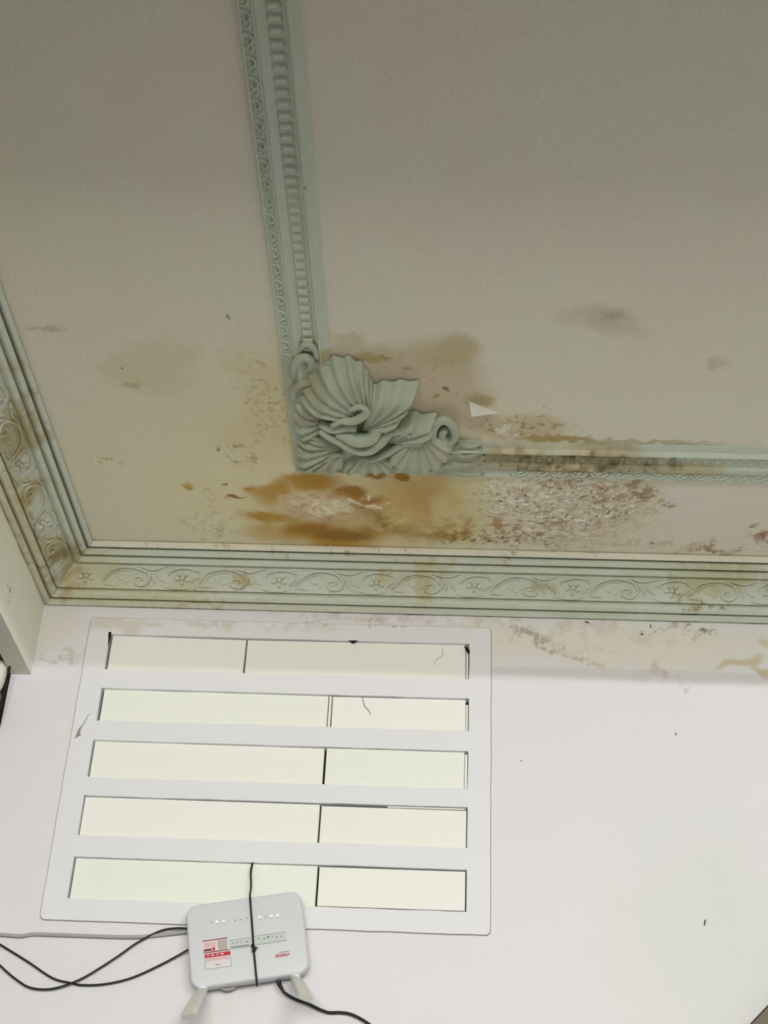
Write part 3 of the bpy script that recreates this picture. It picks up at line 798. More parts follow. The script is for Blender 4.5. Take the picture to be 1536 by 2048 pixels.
# across: 0 outer edge .. 1 inner edge
ACROSS = [(0, -.002), (0, .007), (.02, .0085), (.045, .0075), (.06, .006), (.205, .006), (.225, .0085), (.25, .0095), (.275, .0085), (.29, .0105), (.40, .0105), (.415, .0085), (.445, .0075),
          (.46, .0055), (.70, .0055), (.715, .008), (.755, .0085), (.775, .013), (.80, .0155), (.83, .0155), (.85, .012), (.87, .0075), (.97, .004), (1, .003), (1, -.002)]
def run_prof(o0, o1): return [(o0 + (o1 - o0) * a, d) for a, d in ACROSS]
LX0, LX1 = .5565, .6415
RY0, RY1 = -.3835, -.4905
trim_3 = struct('trim_3', mould_me('trim_3', 'y', run_prof(LX0, LX1), -.66, -1.76, 5), MAT_MOULD, 'narrow ceiling moulding with dentils running from ornament to top', 'moulding')
trim_4 = struct('trim_4', mould_me('trim_4', 'x', run_prof(RY0, RY1), .84, 3.2, 6), MAT_MOULD, 'damp stained ceiling moulding running right from the ornament', 'moulding')
def dentil_me(w, l, dp=.0045):
    bm = bmesh.new(); bmesh.ops.create_cube(bm, size=1)
    for v in bm.verts:
        top = v.co.z > 0
        v.co = Vector((v.co.x * w * (1 if top else .82), v.co.y * l * (1 if top else .70), 0.0015 if top else -dp))
    bmesh.ops.bevel(bm, geom=[e for e in bm.edges if max(v.co.z for v in e.verts) < 0], offset=.0012, segments=1, affect='EDGES')
    return from_bm('dentil', bm)
def small_scroll_me():
    fn = lambda x, y, h: (x, y, -h)
    return join('scroll', [relief(fn, [(-.006, -.013), (.001, -.011), (.006, -.005), (.004, .002), (-.002, .003), (-.003, -.002), (.001, -.003)], .0022, .0045),
                           relief(fn, [(.005, .000), (.006, .007), (.002, .013), (-.005, .014)], .0020, .0035), blob(fn, -.004, .008, .0035, .0026, .0035, .6, 8, 2)])
PITCH = .0207
dl = dentil_me(.24 * (LX1 - LX0) * .93, PITCH * .54)

sl = small_scroll_me()
bm_ = H - .0055; 
y = -.715
while y > -1.58:
    o = link('dentil', dl, MAT_MOULD, trim_3); o.location = (LX0 + .58 * (LX1 - LX0), y + random.uniform(-.0008, .0008), bm_); y -= PITCH
y = -.725
while y > -1.58:
    o = link('scroll', sl, MAT_MOULD, trim_3); o.location = (LX0 + .132 * (LX1 - LX0), y, H - .006); o.scale = (.95, 1.15 + random.uniform(-.1, .1), 1); y -= .0375
x = .955
while x < 1.72:
    me = dentil_me(.24 * (RY0 - RY1) * .93, PITCH * .62, .0028)
    me.transform(Matrix.Translation((x, RY0 + .58 * (RY1 - RY0), bm_)) @ Matrix.Rotation(math.pi / 2, 4, 'Z'))
    link('dentil', me, MAT_MOULD, trim_4); x += PITCH
x = .985
while x < 1.72:
    o = link('scroll', sl, MAT_MOULD, trim_4); o.location = (x, RY0 + .132 * (RY1 - RY0), H - .006); o.rotation_euler = (0, 0, math.pi / 2); o.scale = (1.1, 1.15, 1); x += .0375

# ---------------------------------------------------------------- corner ornament
orn = tag(empty('corner_ornament', (.56, -.39, H)), 'grey green acanthus leaf ornament at the corner of the ceiling moulding', 'ornament')
def opart(name, me, mat=MAT_ORN):
    o = link(name, me, mat, orn); o.location = (-.56, .39, -H)
    return o
# backing plate
def backing():
    outline = [(.5565, -.735)] + [p[:2] for p in [(0.5894, -0.7439, 0), (0.6224, -0.7205, 0), (0.6676, -0.7246, 0), (0.6926, -0.6992, 0), (0.7052, -0.6575, 0), (0.7287, -0.6439, 0), (0.765, -0.6408, 0), (0.7791, -0.6312, 0), (0.7644, -0.5911, 0), (0.7695, -0.5673, 0), (0.7949, -0.5652, 0), (0.8239, -0.5632, 0), (0.8494, -0.5519, 0), (0.8647, -0.5124, 0), (0.858, -0.4775, 0), (0.8782, -0.4846, 0), (0.9044, -0.4792, 0), (0.9124, -0.4603, 0), (0.9164, -0.3981, 0), (0.894, -0.3838, 0), (0.8328, -0.3882, 0), (0.785, -0.3931, 0), (0.6603, -0.3882, 0)]] + [(.5565, -.386)]
    bm = bmesh.new(); vv = [bm.verts.new((p[0], p[1], H + .001)) for p in outline]
    f = bm.faces.new(vv)
    r = bmesh.ops.extrude_face_region(bm, geom=[f])
    nv = [g for g in r['geom'] if isinstance(g, bmesh.types.BMVert)]
    bmesh.ops.translate(bm, verts=nv, vec=(0, 0, -.011))
    return from_bm('backing', bm)
opart('backing', backing())

def fan(name, c, rim, ribs, base_h, rise, lip, amp=.004, scal=.05, nr=16):
    """shell shaped acanthus leaf: c=(x,y) root; rim=list of (x,y) tips; rises from the root and folds down at the lip"""
    R_ = smooth_path([(p[0], p[1], 0) for p in rim], 12); N = len(R_); vs_, fs = [], []
    for i, p in enumerate(R_):
        f = i / (N - 1); ph = math.cos(2 * math.pi * ribs * f)
        for k in range(nr + 1):
            r = k / nr
            rr = r * (1 + scal * ph * r)
            x = c[0] + (p.x - c[0]) * rr; y_ = c[1] + (p.y - c[1]) * rr
            h = base_h + rise * math.sin(min(1, r / lip) * math.pi / 2) + amp * ph * (.25 + .75 * min(1, 1.6 * r))
            if r > lip: 
                q = (r - lip) / (1 - lip); h -= (h - .004) * q ** 1.7
            h += .0016 * noise.fractal(Vector((x * 70, y_ * 70, 2.0)), 1.0, 2.0, 3) * min(1, 3 * r)
            edge = min(f, 1 - f) * N / 5
            if edge < 1: h = .006 + (h - .006) * math.sin(edge * math.pi / 2)
            vs_.append((x, y_, H - h))
    for i in range(N - 1):
        for k in range(nr):
            a = i * (nr + 1) + k; fs.append((a, a + 1, a + nr + 2, a + nr + 1))
    return opart(name, mesh(name, vs_, fs, True))

def roll(name, pts, w, n=6, seg=10, ends=.45):
    """rounded plaster roll; pts=(x,y,h) with h the drop of its axis below the ceiling"""
    P = [(p[0], p[1], H - p[2]) for p in pts]
    return opart(name, tube_me(name, P, w, seg, n, lambda f: ends + (1 - ends) * math.sin(math.pi * min(1, max(0, .06 + .88 * f)))))

fan('leaf', (0.7069, -0.5648, 0.02), [(0.5851, -0.595, 0.012), (0.5792, -0.6388, 0.012), (0.5968, -0.6877, 0.012), (0.6285, -0.7219, 0.012), (0.667, -0.7339, 0.012), (0.6956, -0.7157, 0.012), (0.7091, -0.6772, 0.012), (0.7176, -0.6375, 0.012)], 10, .016, .024, .72, .0034, .03)
fan('leaf', (0.6906, -0.5398, 0.02), [(0.7094, -0.657, 0.014), (0.7299, -0.6662, 0.014), (0.7606, -0.67, 0.014), (0.7921, -0.6682, 0.014), (0.7849, -0.6394, 0.014), (0.7649, -0.5948, 0.014), (0.7465, -0.5642, 0.014)], 6, .018, .026, .84, .0030, .02)
fan('leaf', (0.7354, -0.5009, 0.02), [(0.7555, -0.5678, 0.012), (0.7791, -0.5807, 0.012), (0.8043, -0.5755, 0.012), (0.8295, -0.5734, 0.012), (0.8207, -0.5396, 0.012), (0.8007, -0.5079, 0.012)], 4, .016, .020, .85, .0030, .03)
fan('leaf', (0.7936, -0.5342, 0.02), [(0.7333, -0.4649, 0.008), (0.7343, -0.4226, 0.008), (0.7682, -0.4056, 0.008), (0.8062, -0.4021, 0.008), (0.8401, -0.4299, 0.008), (0.858, -0.4823, 0.008), (0.8537, -0.5199, 0.008)], 8, .016, .017, .80, .0032, .05)
fan('leaf', (0.6559, -0.4789, 0.02), [(0.6067, -0.515, 0.004), (0.5785, -0.5077, 0.004), (0.5636, -0.4691, 0.004), (0.5607, -0.4169, 0.004), (0.5726, -0.3957, 0.004), (0.6128, -0.3939, 0.004), (0.6512, -0.3937, 0.004)], 8, .010, .014, .78, .0040, .07)
fan('leaf', (0.6367, -0.5563, 0.02), [(0.616, -0.6092, 0.004), (0.5858, -0.6141, 0.004), (0.5679, -0.5898, 0.004), (0.5645, -0.5444, 0.004), (0.5673, -0.5073, 0.004), (0.5946, -0.4989, 0.004)], 6, .010, .014, .78, .0036, .06)
fan('leaf', (0.6979, -0.4804, 0.02), [(0.6384, -0.4066, 0.004), (0.651, -0.3903, 0.004), (0.699, -0.3922, 0.004), (0.7469, -0.3957, 0.004), (0.759, -0.4408, 0.004)], 7, .010, .012, .8, .0034, .06)
roll('scroll_roll', [(0.6143, -0.5508, 0.03), (0.6271, -0.5358, 0.03), (0.6491, -0.5179, 0.03), (0.6721, -0.4967, 0.03), (0.6978, -0.4913, 0.03), (0.7205, -0.5143, 0.03), (0.7414, -0.5491, 0.03), (0.7596, -0.5559, 0.03), (0.7776, -0.5412, 0.03)], .0100)
roll('scroll_roll', [(0.6378, -0.575, 0.036), (0.6547, -0.5906, 0.036), (0.6763, -0.5914, 0.036), (0.6966, -0.6099, 0.036), (0.7025, -0.6263, 0.036), (0.6904, -0.6361, 0.036), (0.6705, -0.6238, 0.036)], .0088)
roll('scroll_roll', [(0.6429, -0.5429, 0.028), (0.6625, -0.5343, 0.028), (0.6822, -0.5226, 0.028), (0.7062, -0.5297, 0.028), (0.7235, -0.5611, 0.028)], .015)
roll('scroll_roll', [(0.683, -0.4537, 0.022), (0.7093, -0.4547, 0.022), (0.7359, -0.4751, 0.022), (0.7585, -0.4982, 0.022), (0.7788, -0.5021, 0.022)], .007)
roll('scroll_roll', [(0.615, -0.5667, 0.026), (0.6361, -0.5553, 0.026), (0.66, -0.5622, 0.026), (0.6796, -0.5537, 0.026)], .012)
roll('curl', [(0.8193, -0.513, 0.022), (0.8209, -0.5502, 0.022), (0.8297, -0.5748, 0.022), (0.8441, -0.5783, 0.022), (0.857, -0.5576, 0.022), (0.8593, -0.5269, 0.022), (0.8469, -0.5046, 0.022)], .0085, ends=.5)
roll('curl', [(0.8357, -0.5143, 0.018), (0.8372, -0.5392, 0.018), (0.8444, -0.5486, 0.018)], .0080, ends=.6)
roll('curl', [(0.5746, -0.6827, 0.013), (0.5777, -0.7134, 0.013), (0.588, -0.7355, 0.013), (0.6004, -0.7413, 0.013), (0.6082, -0.728, 0.013), (0.6034, -0.7086, 0.013)], .0085, ends=.5)
roll('curl', [(0.5688, -0.6181, 0.012), (0.5727, -0.6472, 0.012), (0.5846, -0.6648, 0.012), (0.6009, -0.6709, 0.012), (0.6182, -0.6658, 0.012)], .0085, ends=.5)
roll('tail_frond', [(0.8157, -0.402, 0.01), (0.8364, -0.426, 0.01), (0.8571, -0.4301, 0.01), (0.8798, -0.4244, 0.01), (0.8984, -0.4317, 0.01), (0.9145, -0.4551, 0.01)], .0075)
roll('tail_frond', [(0.8399, -0.4491, 0.01), (0.8583, -0.4659, 0.01), (0.8772, -0.4537, 0.01), (0.8938, -0.4608, 0.01), (0.91, -0.4774, 0.01)], .0068)
roll('tail_frond', [(0.8291, -0.3929, 0.008), (0.8614, -0.3975, 0.008), (0.89, -0.3919, 0.008), (0.9107, -0.3994, 0.008), (0.9212, -0.4231, 0.008)], .0055)
roll('tail_frond', [(0.8563, -0.4755, 0.01), (0.8708, -0.4919, 0.01), (0.8894, -0.4862, 0.01), (0.9077, -0.4932, 0.01)], .0060)
roll('edge_bead', [(0.5649, -0.3932, 0.006), (0.6035, -0.3964, 0.006), (0.6417, -0.3945, 0.006), (0.6802, -0.3993, 0.006), (0.7279, -0.3978, 0.006), (0.7757, -0.4014, 0.006), (0.8176, -0.3929, 0.006)], .0050)
roll('knot', [(0.5757, -0.533, 0.018), (0.5894, -0.518, 0.018), (0.602, -0.5122, 0.018), (0.614, -0.4968, 0.018)], .006)
roll('knot', [(0.5676, -0.4732, 0.016), (0.5817, -0.4609, 0.016), (0.5949, -0.432, 0.016)], .006)
roll('knot', [(0.6157, -0.4291, 0.018), (0.6304, -0.4558, 0.018), (0.6514, -0.463, 0.018)], .006)
# ornament side scroll where it meets the long moulding
roll('curl', [(0.5916, -0.7611, 0.014), (0.5994, -0.7746, 0.014), (0.6096, -0.7749, 0.014), (0.6173, -0.7618, 0.014), (0.6194, -0.7404, 0.014)], .006, ends=.5)

# ---------------------------------------------------------------- peeling flakes of the ceiling
def flake(name, pts, th=.0006, mat=MAT_FLAKE):
    """pts (x,y,h): thin curled piece of paint hanging from the ceiling"""
    bm = bmesh.new(); vv = [bm.verts.new((p[0], p[1], H - p[2])) for p in pts]; f = bm.faces.new(vv)
    r = bmesh.ops.extrude_face_region(bm, geom=[f])
    bmesh.ops.translate(bm, verts=[g for g in r['geom'] if isinstance(g, bmesh.types.BMVert)], vec=(0, 0, -th))
    o = link(name, from_bm(name, bm), mat, ceiling); return o
flake('paint_flake', [(0.8824, -0.6135, 0.004), (0.9362, -0.5813, 0.004), (0.8873, -0.6093, 0.034)], mat=MAT_CHIP)
flake('paint_flake', [(0.6514, -0.3019, 0.012), (0.6575, -0.3057, 0.012), (0.6786, -0.29, 0.014), (0.6899, -0.2767, 0.012), (0.679, -0.292, 0.02), (0.6637, -0.3021, 0.02)])
flake('paint_flake', [(0.6841, -0.28, 0.012), (0.702, -0.2844, 0.012), (0.7196, -0.2761, 0.012), (0.7198, -0.2763, 0.018), (0.7045, -0.2895, 0.02), (0.6884, -0.2822, 0.018)])
flake('paint_flake', [(0.6914, -0.3057, 0.004), (0.6973, -0.3042, 0.004), (0.6964, -0.2972, 0.01), (0.6914, -0.2949, 0.011)])
flake('paint_flake', [(0.7261, -0.275, 0.004), (0.7362, -0.2862, 0.004), (0.7334, -0.2809, 0.01)])

# ---------------------------------------------------------------- blocked vent
vent = tag(empty('vent_panel', (VX0, 0, VZ0)), 'white wall vent panel with five slots blocked by cream boards', 'vent')
def vpart(name, me, mat, parent=None):
    o = link(name, me, mat, parent or vent)
    if not parent: o.location = (-VX0, 0, -VZ0)
    return o
def wob(loop, amp, sd):
    out = []
    for i in range(len(loop)):
        a, b = Vector(loop[i]), Vector(loop[(i + 1) % len(loop)]); n = max(1, int((b - a).length / .03))
        for k in range(n):
            p = a.lerp(b, k / n)
            out.append((p.x + amp * noise.noise(Vector((p.x * 25, p.y * 25, sd))), p.y + amp * noise.noise(Vector((p.x * 25, p.y * 25, sd + 9)))))
    return out
def rounded(x0, z0, x1, z1, r, n=4):
    out = []
    for (cx, cz, a0) in ((x1 - r, z0 + r, -90), (x1 - r, z1 - r, 0), (x0 + r, z1 - r, 90), (x0 + r, z0 + r, 180)):
        for k in range(n + 1):
            a = math.radians(a0 + 90 * k / n); out.append((cx + r * math.cos(a), cz + r * math.sin(a)))
    return out
PF = -.003
face = holed_plate('face', wob(rounded(VX0, VZ0, VX1, VZ1, .009), .0012, 1),
                   [wob(rect(SX0, a, SX1, b), .0010, 3 + a) for a, b in SLOTS], PF, .022)
vpart('face', face, MAT_PANEL)
seam = holed_plate('seam', wob(rounded(VX0 - .0016, VZ0 - .0016, VX1 + .0014, VZ1 + .0018, .010), .0012, 1), [wob(rounded(VX0 + .003, VZ0 + .003, VX1 - .003, VZ1 - .003, .009), .0012, 1)], -.0006, .002)
vpart('seam', seam, MAT_SEAM)
vpart('cavity', box_me('cavity', (VX0 + .012, .06, VZ0 + .012), (VX1 - .012, .075, VZ1 - .012)), MAT_DARK)
# boards: (slot, x0, x1, gaps left right bottom top, setback, tilt)
BOARDS = [
    (0, SX0, 0.4375, .0040, .0012, .0003, .0008, .004, .4),
    (0, 0.4385, SX1, .0012, .0075, .0022, .0012, .003, -.25),
    (1, SX0, 0.6173, .0050, .0010, .0016, .0002, .004, .1),
    (1, 0.6243, SX1, .0010, .0060, .0012, .0012, .003, -.2),
    (2, SX0, 0.6169, .0032, .0016, .0014, .0004, .004, .1),
    (2, 0.6179, SX1, .0020, .0070, .0012, .0006, .003, .05),
    (3, SX0, 0.615, .0022, .0010, .0016, .0014, .003, .1),
    (3, 0.6159, SX1, .0014, .0016, .0022, .0042, .004, .15),
    (4, SX0, 0.6185, .0030, .0008, .0002, .0006, .004, 0),
    (4, 0.6194, SX1, .0022, .0022, .0036, .0022, .003, 0)]
for i, (si, x0, x1, gl, gr, gb, gt, sb, tilt) in enumerate(BOARDS):
    z0, z1 = SLOTS[si]
    lo = Vector((x0 + gl, 0, z0 + gb)); hi = Vector((x1 - gr, .02, z1 - gt)); c = (lo + hi) / 2
    me = box_me('filler_board', lo - c, hi - c, .0009, 2); me.materials.append(MAT_BOARD[i % 3])
    o = link('filler_board', me, None, vent)
    o.location = (c.x - VX0, sb + .010, c.z - VZ0); o.rotation_euler = (0, math.radians(tilt), 0)
    o['label'] = 'cream filler board'
# narrow offcuts packed beside boards
for (x0, x1, z0, z1) in ((0.6183, 0.6233, SLOTS[1][0], SLOTS[1][1] - .002), (SX1 - .0062, SX1 - .0018, SLOTS[0][0] + .003, SLOTS[0][1] - .014),
                         (SX1 - .0052, SX1 - .0012, SLOTS[1][0] + .002, SLOTS[1][1] - .012), (SX1 - .0062, SX1 - .0012, SLOTS[2][0] + .002, SLOTS[2][1] - .006),
                         (0.7458, SX1 - .004, SLOTS[3][1] - .0036, SLOTS[3][1] - .0010)):
    me = box_me('filler_strip', (x0, .001, z0), (x1, .016, z1), .0005, 1)
    vpart('filler_strip', me, MAT_BOARD[0])
# hairline cracks in boards and paint: thin recess-coloured strips on the surface
def crack(name, pts, w, parent, mat=MAT_CRACK):
    """pts in wall coordinates (x, y, z)"""
    P = [Vector(p) for p in pts]; vs_, fs = [], []
    for i, p in enumerate(P):
        t = (P[min(i + 1, len(P) - 1)] - P[max(i - 1, 0)]).normalized(); n_ = Vector((-t.z, 0, t.x))
        ww = w * (.35 + .65 * math.sin(math.pi * (i + .5) / len(P)))
        for sgn in (-1, 1): vs_.append(p + n_ * ww * sgn)
        for sgn in (1, -1): vs_.append(p + n_ * ww * sgn + Vector((0, .0012, 0)))
    for i in range(len(P) - 1):
        for k in range(4): fs.append((i * 4 + k, i * 4 + (k + 1) % 4, i * 4 + 4 + (k + 1) % 4, i * 4 + 4 + k))
    fs += [(3, 2, 1, 0), tuple(len(vs_) - 4 + k for k in range(4))]
    return vpart(name, mesh(name, vs_, fs), mat) if parent is None else link(name, mesh(name, vs_, fs), mat, parent)
crack('crack', [(0.6843, 0.0028, 2.7094), (0.6879, 0.0028, 2.6972), (0.6904, 0.0028, 2.6883), (0.7, 0.0028, 2.6775), (0.7035, 0.0028, 2.6688)], .0008, None)
crack('crack', [(0.8443, 0.0028, 2.8252), (0.8467, 0.0028, 2.809), (0.8345, 0.0028, 2.7994), (0.8266, 0.0028, 2.7853)], .0005, None)
crack('crack', [(0.1344, -0.0034, 2.65), (0.1287, -0.0034, 2.6343), (0.123, -0.0034, 2.6188), (0.1203, -0.0034, 2.61)], .0006, None)
def chip(pts, mat):
    bm = bmesh.new(); f = bm.faces.new([bm.verts.new(p) for p in pts])
    r = bmesh.ops.extrude_face_region(bm, geom=[f]); bmesh.ops.translate(bm, verts=[g for g in r['geom'] if isinstance(g, bmesh.types.BMVert)], vec=(0, .0015, 0))
    return vpart('paint_chip', from_bm('paint_chip', bm), mat)
chip([(0.1183, -0.0036, 2.6164), (0.1234, -0.0036, 2.6231), (0.1227, -0.0036, 2.6078), (0.1254, -0.0036, 2.6035), (0.1135, -0.0036, 2.5955)], new_mat('chip_grey', rgb(160, 152, 138), .9, .1))  # chipped paint in its own grey-beige tone
for pts in ([(0.6501, -0.0034, 2.8335), (0.6698, -0.0034, 2.8341), (0.6598, -0.0034, 2.8279)], [(0.8896, -0.0034, 2.8303), (0.9021, -0.0034, 2.8167), (0.9001, -0.0034, 2.8074), (0.8917, -0.0034, 2.8234)],
            [(0.1468, -0.0034, 2.8383), (0.1531, -0.0034, 2.8385), (0.1519, -0.0034, 2.8172), (0.1508, -0.0034, 2.8031)]):
    bm = bmesh.new(); f = bm.faces.new([bm.verts.new(p) for p in pts])
    r = bmesh.ops.extrude_face_region(bm, geom=[f]); bmesh.ops.translate(bm, verts=[g for g in r['geom'] if isinstance(g, bmesh.types.BMVert)], vec=(0, .0015, 0))
    vpart('edge_gap', from_bm('edge_gap', bm), MAT_DARK)

# ---------------------------------------------------------------- router
RT = .034
RC = Vector((0.501, -0.036, 2.1965))
RW, RH = .2145, .1535
RANG = math.radians(10.22)
router = tag(empty('wifi_router', (RC.x, -.003, RC.z), (0, -RANG, 0)), 'white wifi router hung upside down under the blocked vent', 'router')
def rp(name, me, mat, parent=router): return link(name, me, mat, parent)
def rrect_solid(name, w, h, y0, y1, r, bev, seg=6):
    bm = bmesh.new(); loop = rounded(-w / 2, -h / 2, w / 2, h / 2, r, 8)
    f = bm.faces.new([bm.verts.new((p[0], y1, p[1])) for p in loop])
    r_ = bmesh.ops.extrude_face_region(bm, geom=[f]); nv = [g for g in r_['geom'] if isinstance(g, bmesh.types.BMVert)]
    bmesh.ops.translate(bm, verts=nv, vec=(0, y0 - y1, 0))
    bm.normal_update()
    if bev:
        ed = [e for e in bm.edges if all(abs(v.co.y - y0) < 1e-6 for v in e.verts)]
        bmesh.ops.bevel(bm, geom=ed, offset=bev, segments=seg, affect='EDGES', profile=.5)
    return from_bm(name, bm, False)
def shade_auto(o, ang=40):
    o.data.polygons.foreach_set('use_smooth', [True] * len(o.data.polygons))
    if hasattr(o.data, 'set_sharp_from_angle'): o.data.set_sharp_from_angle(angle=math.radians(ang))
b1 = rp('front_shell', rrect_solid('front_shell', RW, RH, -RT, -.016, .021, .005), MAT_PLASTIC); shade_auto(b1)
b2 = rp('back_shell', rrect_solid('back_shell', RW - .006, RH - .006, -.017, 0, .020, .001), MAT_PLASTIC_B); shade_auto(b2)
FY = -RT - .0003
def local(px):   # wall-coordinate point -> router plane (x,z)
    dx, dz = px[0] - RC.x, px[2] - RC.z
    return (dx * math.cos(RANG) + dz * math.sin(RANG), -dx * math.sin(RANG) + dz * math.cos(RANG))
LED_ON = [local(p) for p in [(0.4429, -0.037, 2.2259), (0.4552, -0.037, 2.2278), (0.5208, -0.037, 2.237), (0.5427, -0.037, 2.2401), (0.5537, -0.037, 2.2419)]]
LED_OFF = [local(p) for p in [(0.4334, -0.037, 2.2242), (0.4763, -0.037, 2.2294), (0.4872, -0.037, 2.2307), (0.4971, -0.037, 2.2339), (0.5319, -0.037, 2.237)]]
def disc_me(name, r, th, seg=12):
    vs_ = [(r * math.cos(2 * math.pi * k / seg), y_, r * math.sin(2 * math.pi * k / seg)) for y_ in (-th, .0004) for k in range(seg)]
    fs = [tuple(range(seg))] + [(k, (k + 1) % seg, seg + (k + 1) % seg, seg + k) for k in range(seg)] + [tuple(range(2 * seg - 1, seg - 1, -1))]
    bm = bmesh.new(); me = mesh(name, vs_, fs); bm.from_mesh(me); return from_bm(name, bm)
for x, z in LED_ON:
    o = rp('indicator_light', disc_me('indicator_light', .0016, .0004), MAT_LED); o.location = (x, FY + .0002, z); o['label'] = 'glowing white indicator light'
def flat(name, x, z, w, h, mat, parent=router, th=.0003, lift=0.0):
    o = link(name, box_me(name, (-w / 2, -th, -h / 2), (w / 2, .0003, h / 2)), mat, parent); o.location = (x, FY - lift, z); return o
for x, z in LED_OFF:
    o = flat('indicator_icon', x, z, .0032, .0008, MAT_MARK)
    link('icon_stroke', box_me('icon_stroke', (-.0005, -.0003, .0008), (.0005, .0003, .0024)), MAT_MARK, o)
for x, z in LED_ON: flat('indicator_icon', x, z - .0034, .0034, .0007, MAT_MARK)
# upper left label: red rules, dark print block at lower left, blank grey square
(ax, az) = local((0.4452, -0.037, 2.1823))
lab = flat('label_sticker', ax, az, .0455, .0235, MAT_LABEL)
def sub(name, x, z, w, h, mat): 
    o = link(name, box_me(name, (-w / 2, -.0003, -h / 2), (w / 2, .0003, h / 2)), mat, lab_); o.location = (x, -.0002, z); return o
lab_ = lab
sub('rule', 0, .0108, .0455, .0018, MAT_RED_D); sub('rule', 0, -.0108, .0455, .0018, MAT_RED_D)
sub('blank_square', .0125, 0, .0175, .0178, MAT_BLANK); sub('print_block', -.0145, -.0065, .0145, .0040, MAT_RED_D); sub('print_block', -.0035, -.006, .0045, .0060, MAT_RED)
sub('print_field', -.010, .0025, .0215, .0105, MAT_PINK)
# lower left label: red header with white print, pink band
(bx, bz) = local((0.4526, -0.037, 2.1554))
lab_ = flat('label_sticker', bx, bz, .047, .0275, MAT_LABEL)
sub('header', 0, .0105, .047, .0068, MAT_RED); sub('print_band', 0, .0030, .043, .0058, MAT_PINK); sub('print_mark', -.001, -.0075, .009, .0016, MAT_GREYP)
for k, w in enumerate((.0035, .006, .004, .0065)):
    sub('header_print', -.017 + k * .0085, .0107, w, .0020, MAT_LABEL).location.y = -.0005
sub('border', -.0232, -.004, .0006, .019, MAT_MARK); sub('border', .0232, -.004, .0006, .019, MAT_MARK); sub('border', 0, -.0134, .047, .0006, MAT_MARK)
# serial strip either side of the tie
for (p, w) in (((0.4895, -0.037, 2.1876), .040), ((0.5444, -0.037, 2.1987), .058)):
    x, z = local(p); lab_ = flat('serial_label', x, z, w, .0165, MAT_LABEL_G)
    sub('border', 0, .0080, w, .0006, MAT_MARK); sub('border', 0, -.0080, w, .0006, MAT_MARK)
    rr = random.Random(int(w * 1000)); xx = -w / 2 + .008
    while xx < w / 2 - .006:
        sub('print_mark', xx, .002 + rr.uniform(-.0012, .0012), rr.uniform(.0015, .004), rr.uniform(.0012, .003), MAT_MARK); xx += rr.uniform(.006, .010)
    sub('print_line', 0, -.0052, w * .82, .0018, MAT_LABEL_G if w > .05 else MAT_MARK)
# logo, upside down
def text(name, body, size, x, z, mat, parent, ext=.0002):
    cu = bpy.data.curves.new(name, 'FONT'); cu.body = body; cu.size = size; cu.extrude = ext; cu.align_x = 'CENTER'; cu.align_y = 'CENTER'
    cu.materials.append(mat); cu.offset = size * .012
    o = bpy.data.objects.new(name, cu); COL.objects.link(o); o.parent = parent
    bpy.context.view_layer.update()
    me = bpy.data.meshes.new_from_object(o.evaluated_get(bpy.context.evaluated_depsgraph_get())); me.name = name
    bpy.data.objects.remove(o); o = link(name, me, mat, parent)
    o.location = (x, FY - .0002, z); o.rotation_euler = (math.pi / 2, math.pi, 0); return o
(lx, lz) = local((0.5688, -0.037, 2.1686))
text('logo_lettering', 'viettel', .0105, lx, lz, MAT_RED, router)
flat('logo_tagline', lx + .004, lz + .0062, .018, .0010, MAT_MARK)
# antennas
def antenna(root, tip, w0, w1, th):
    root, tip = Vector(root), Vector(tip)
    inv = router.matrix_basis.inverted(); 
    ax_ = (tip - root); L_ = ax_.length; t = ax_.normalized()
    side = t.cross(Vector((0, 0.35, 1))).normalized()
    nrm = side.cross(t).normalized()
    bm = bmesh.new(); rings = []
    for f, k in ((0, .75), (.06, .95), (.2, 1.0), (.97, 1.0), (1.0, .94)):
        w = w0 + (w1 - w0) * f; c = root + t * .010 + (ax_ - t * .010) * f; tk = th * (1 if 0 < f < 1 else .8)
        loop = rounded(-w / 2 * k, -tk / 2, w / 2 * k, tk / 2, tk * .32, 3)
        rings.append([bm.verts.new(inv @ (c + side * a + nrm * b)) for a, b in loop])
    for a, b in zip(rings, rings[1:]):
        for i in range(len(a)): bm.faces.new((a[i], a[(i + 1) % len(a)], b[(i + 1) % len(b)], b[i]))
    bm.faces.new(rings[0][::-1]); bm.faces.new(rings[-1])
    o = rp('antenna', from_bm('antenna', bm), MAT_ANT); shade_auto(o, 35)
    hp = [inv @ (root - t * .006), inv @ (root + t * .003), inv @ (root + t * .0115)]
    link('hinge', tube_me('hinge', hp, .0085, 12, 2), MAT_HINGE, o)
bpy.context.view_layer.update()
antenna((0.4307, -0.026, 2.1102), (0.4188, -0.088, 2.0424), .022, .030, .012)
antenna((0.5933, -0.026, 2.1349), (0.6212, -0.098, 2.0788), .022, .028, .013)

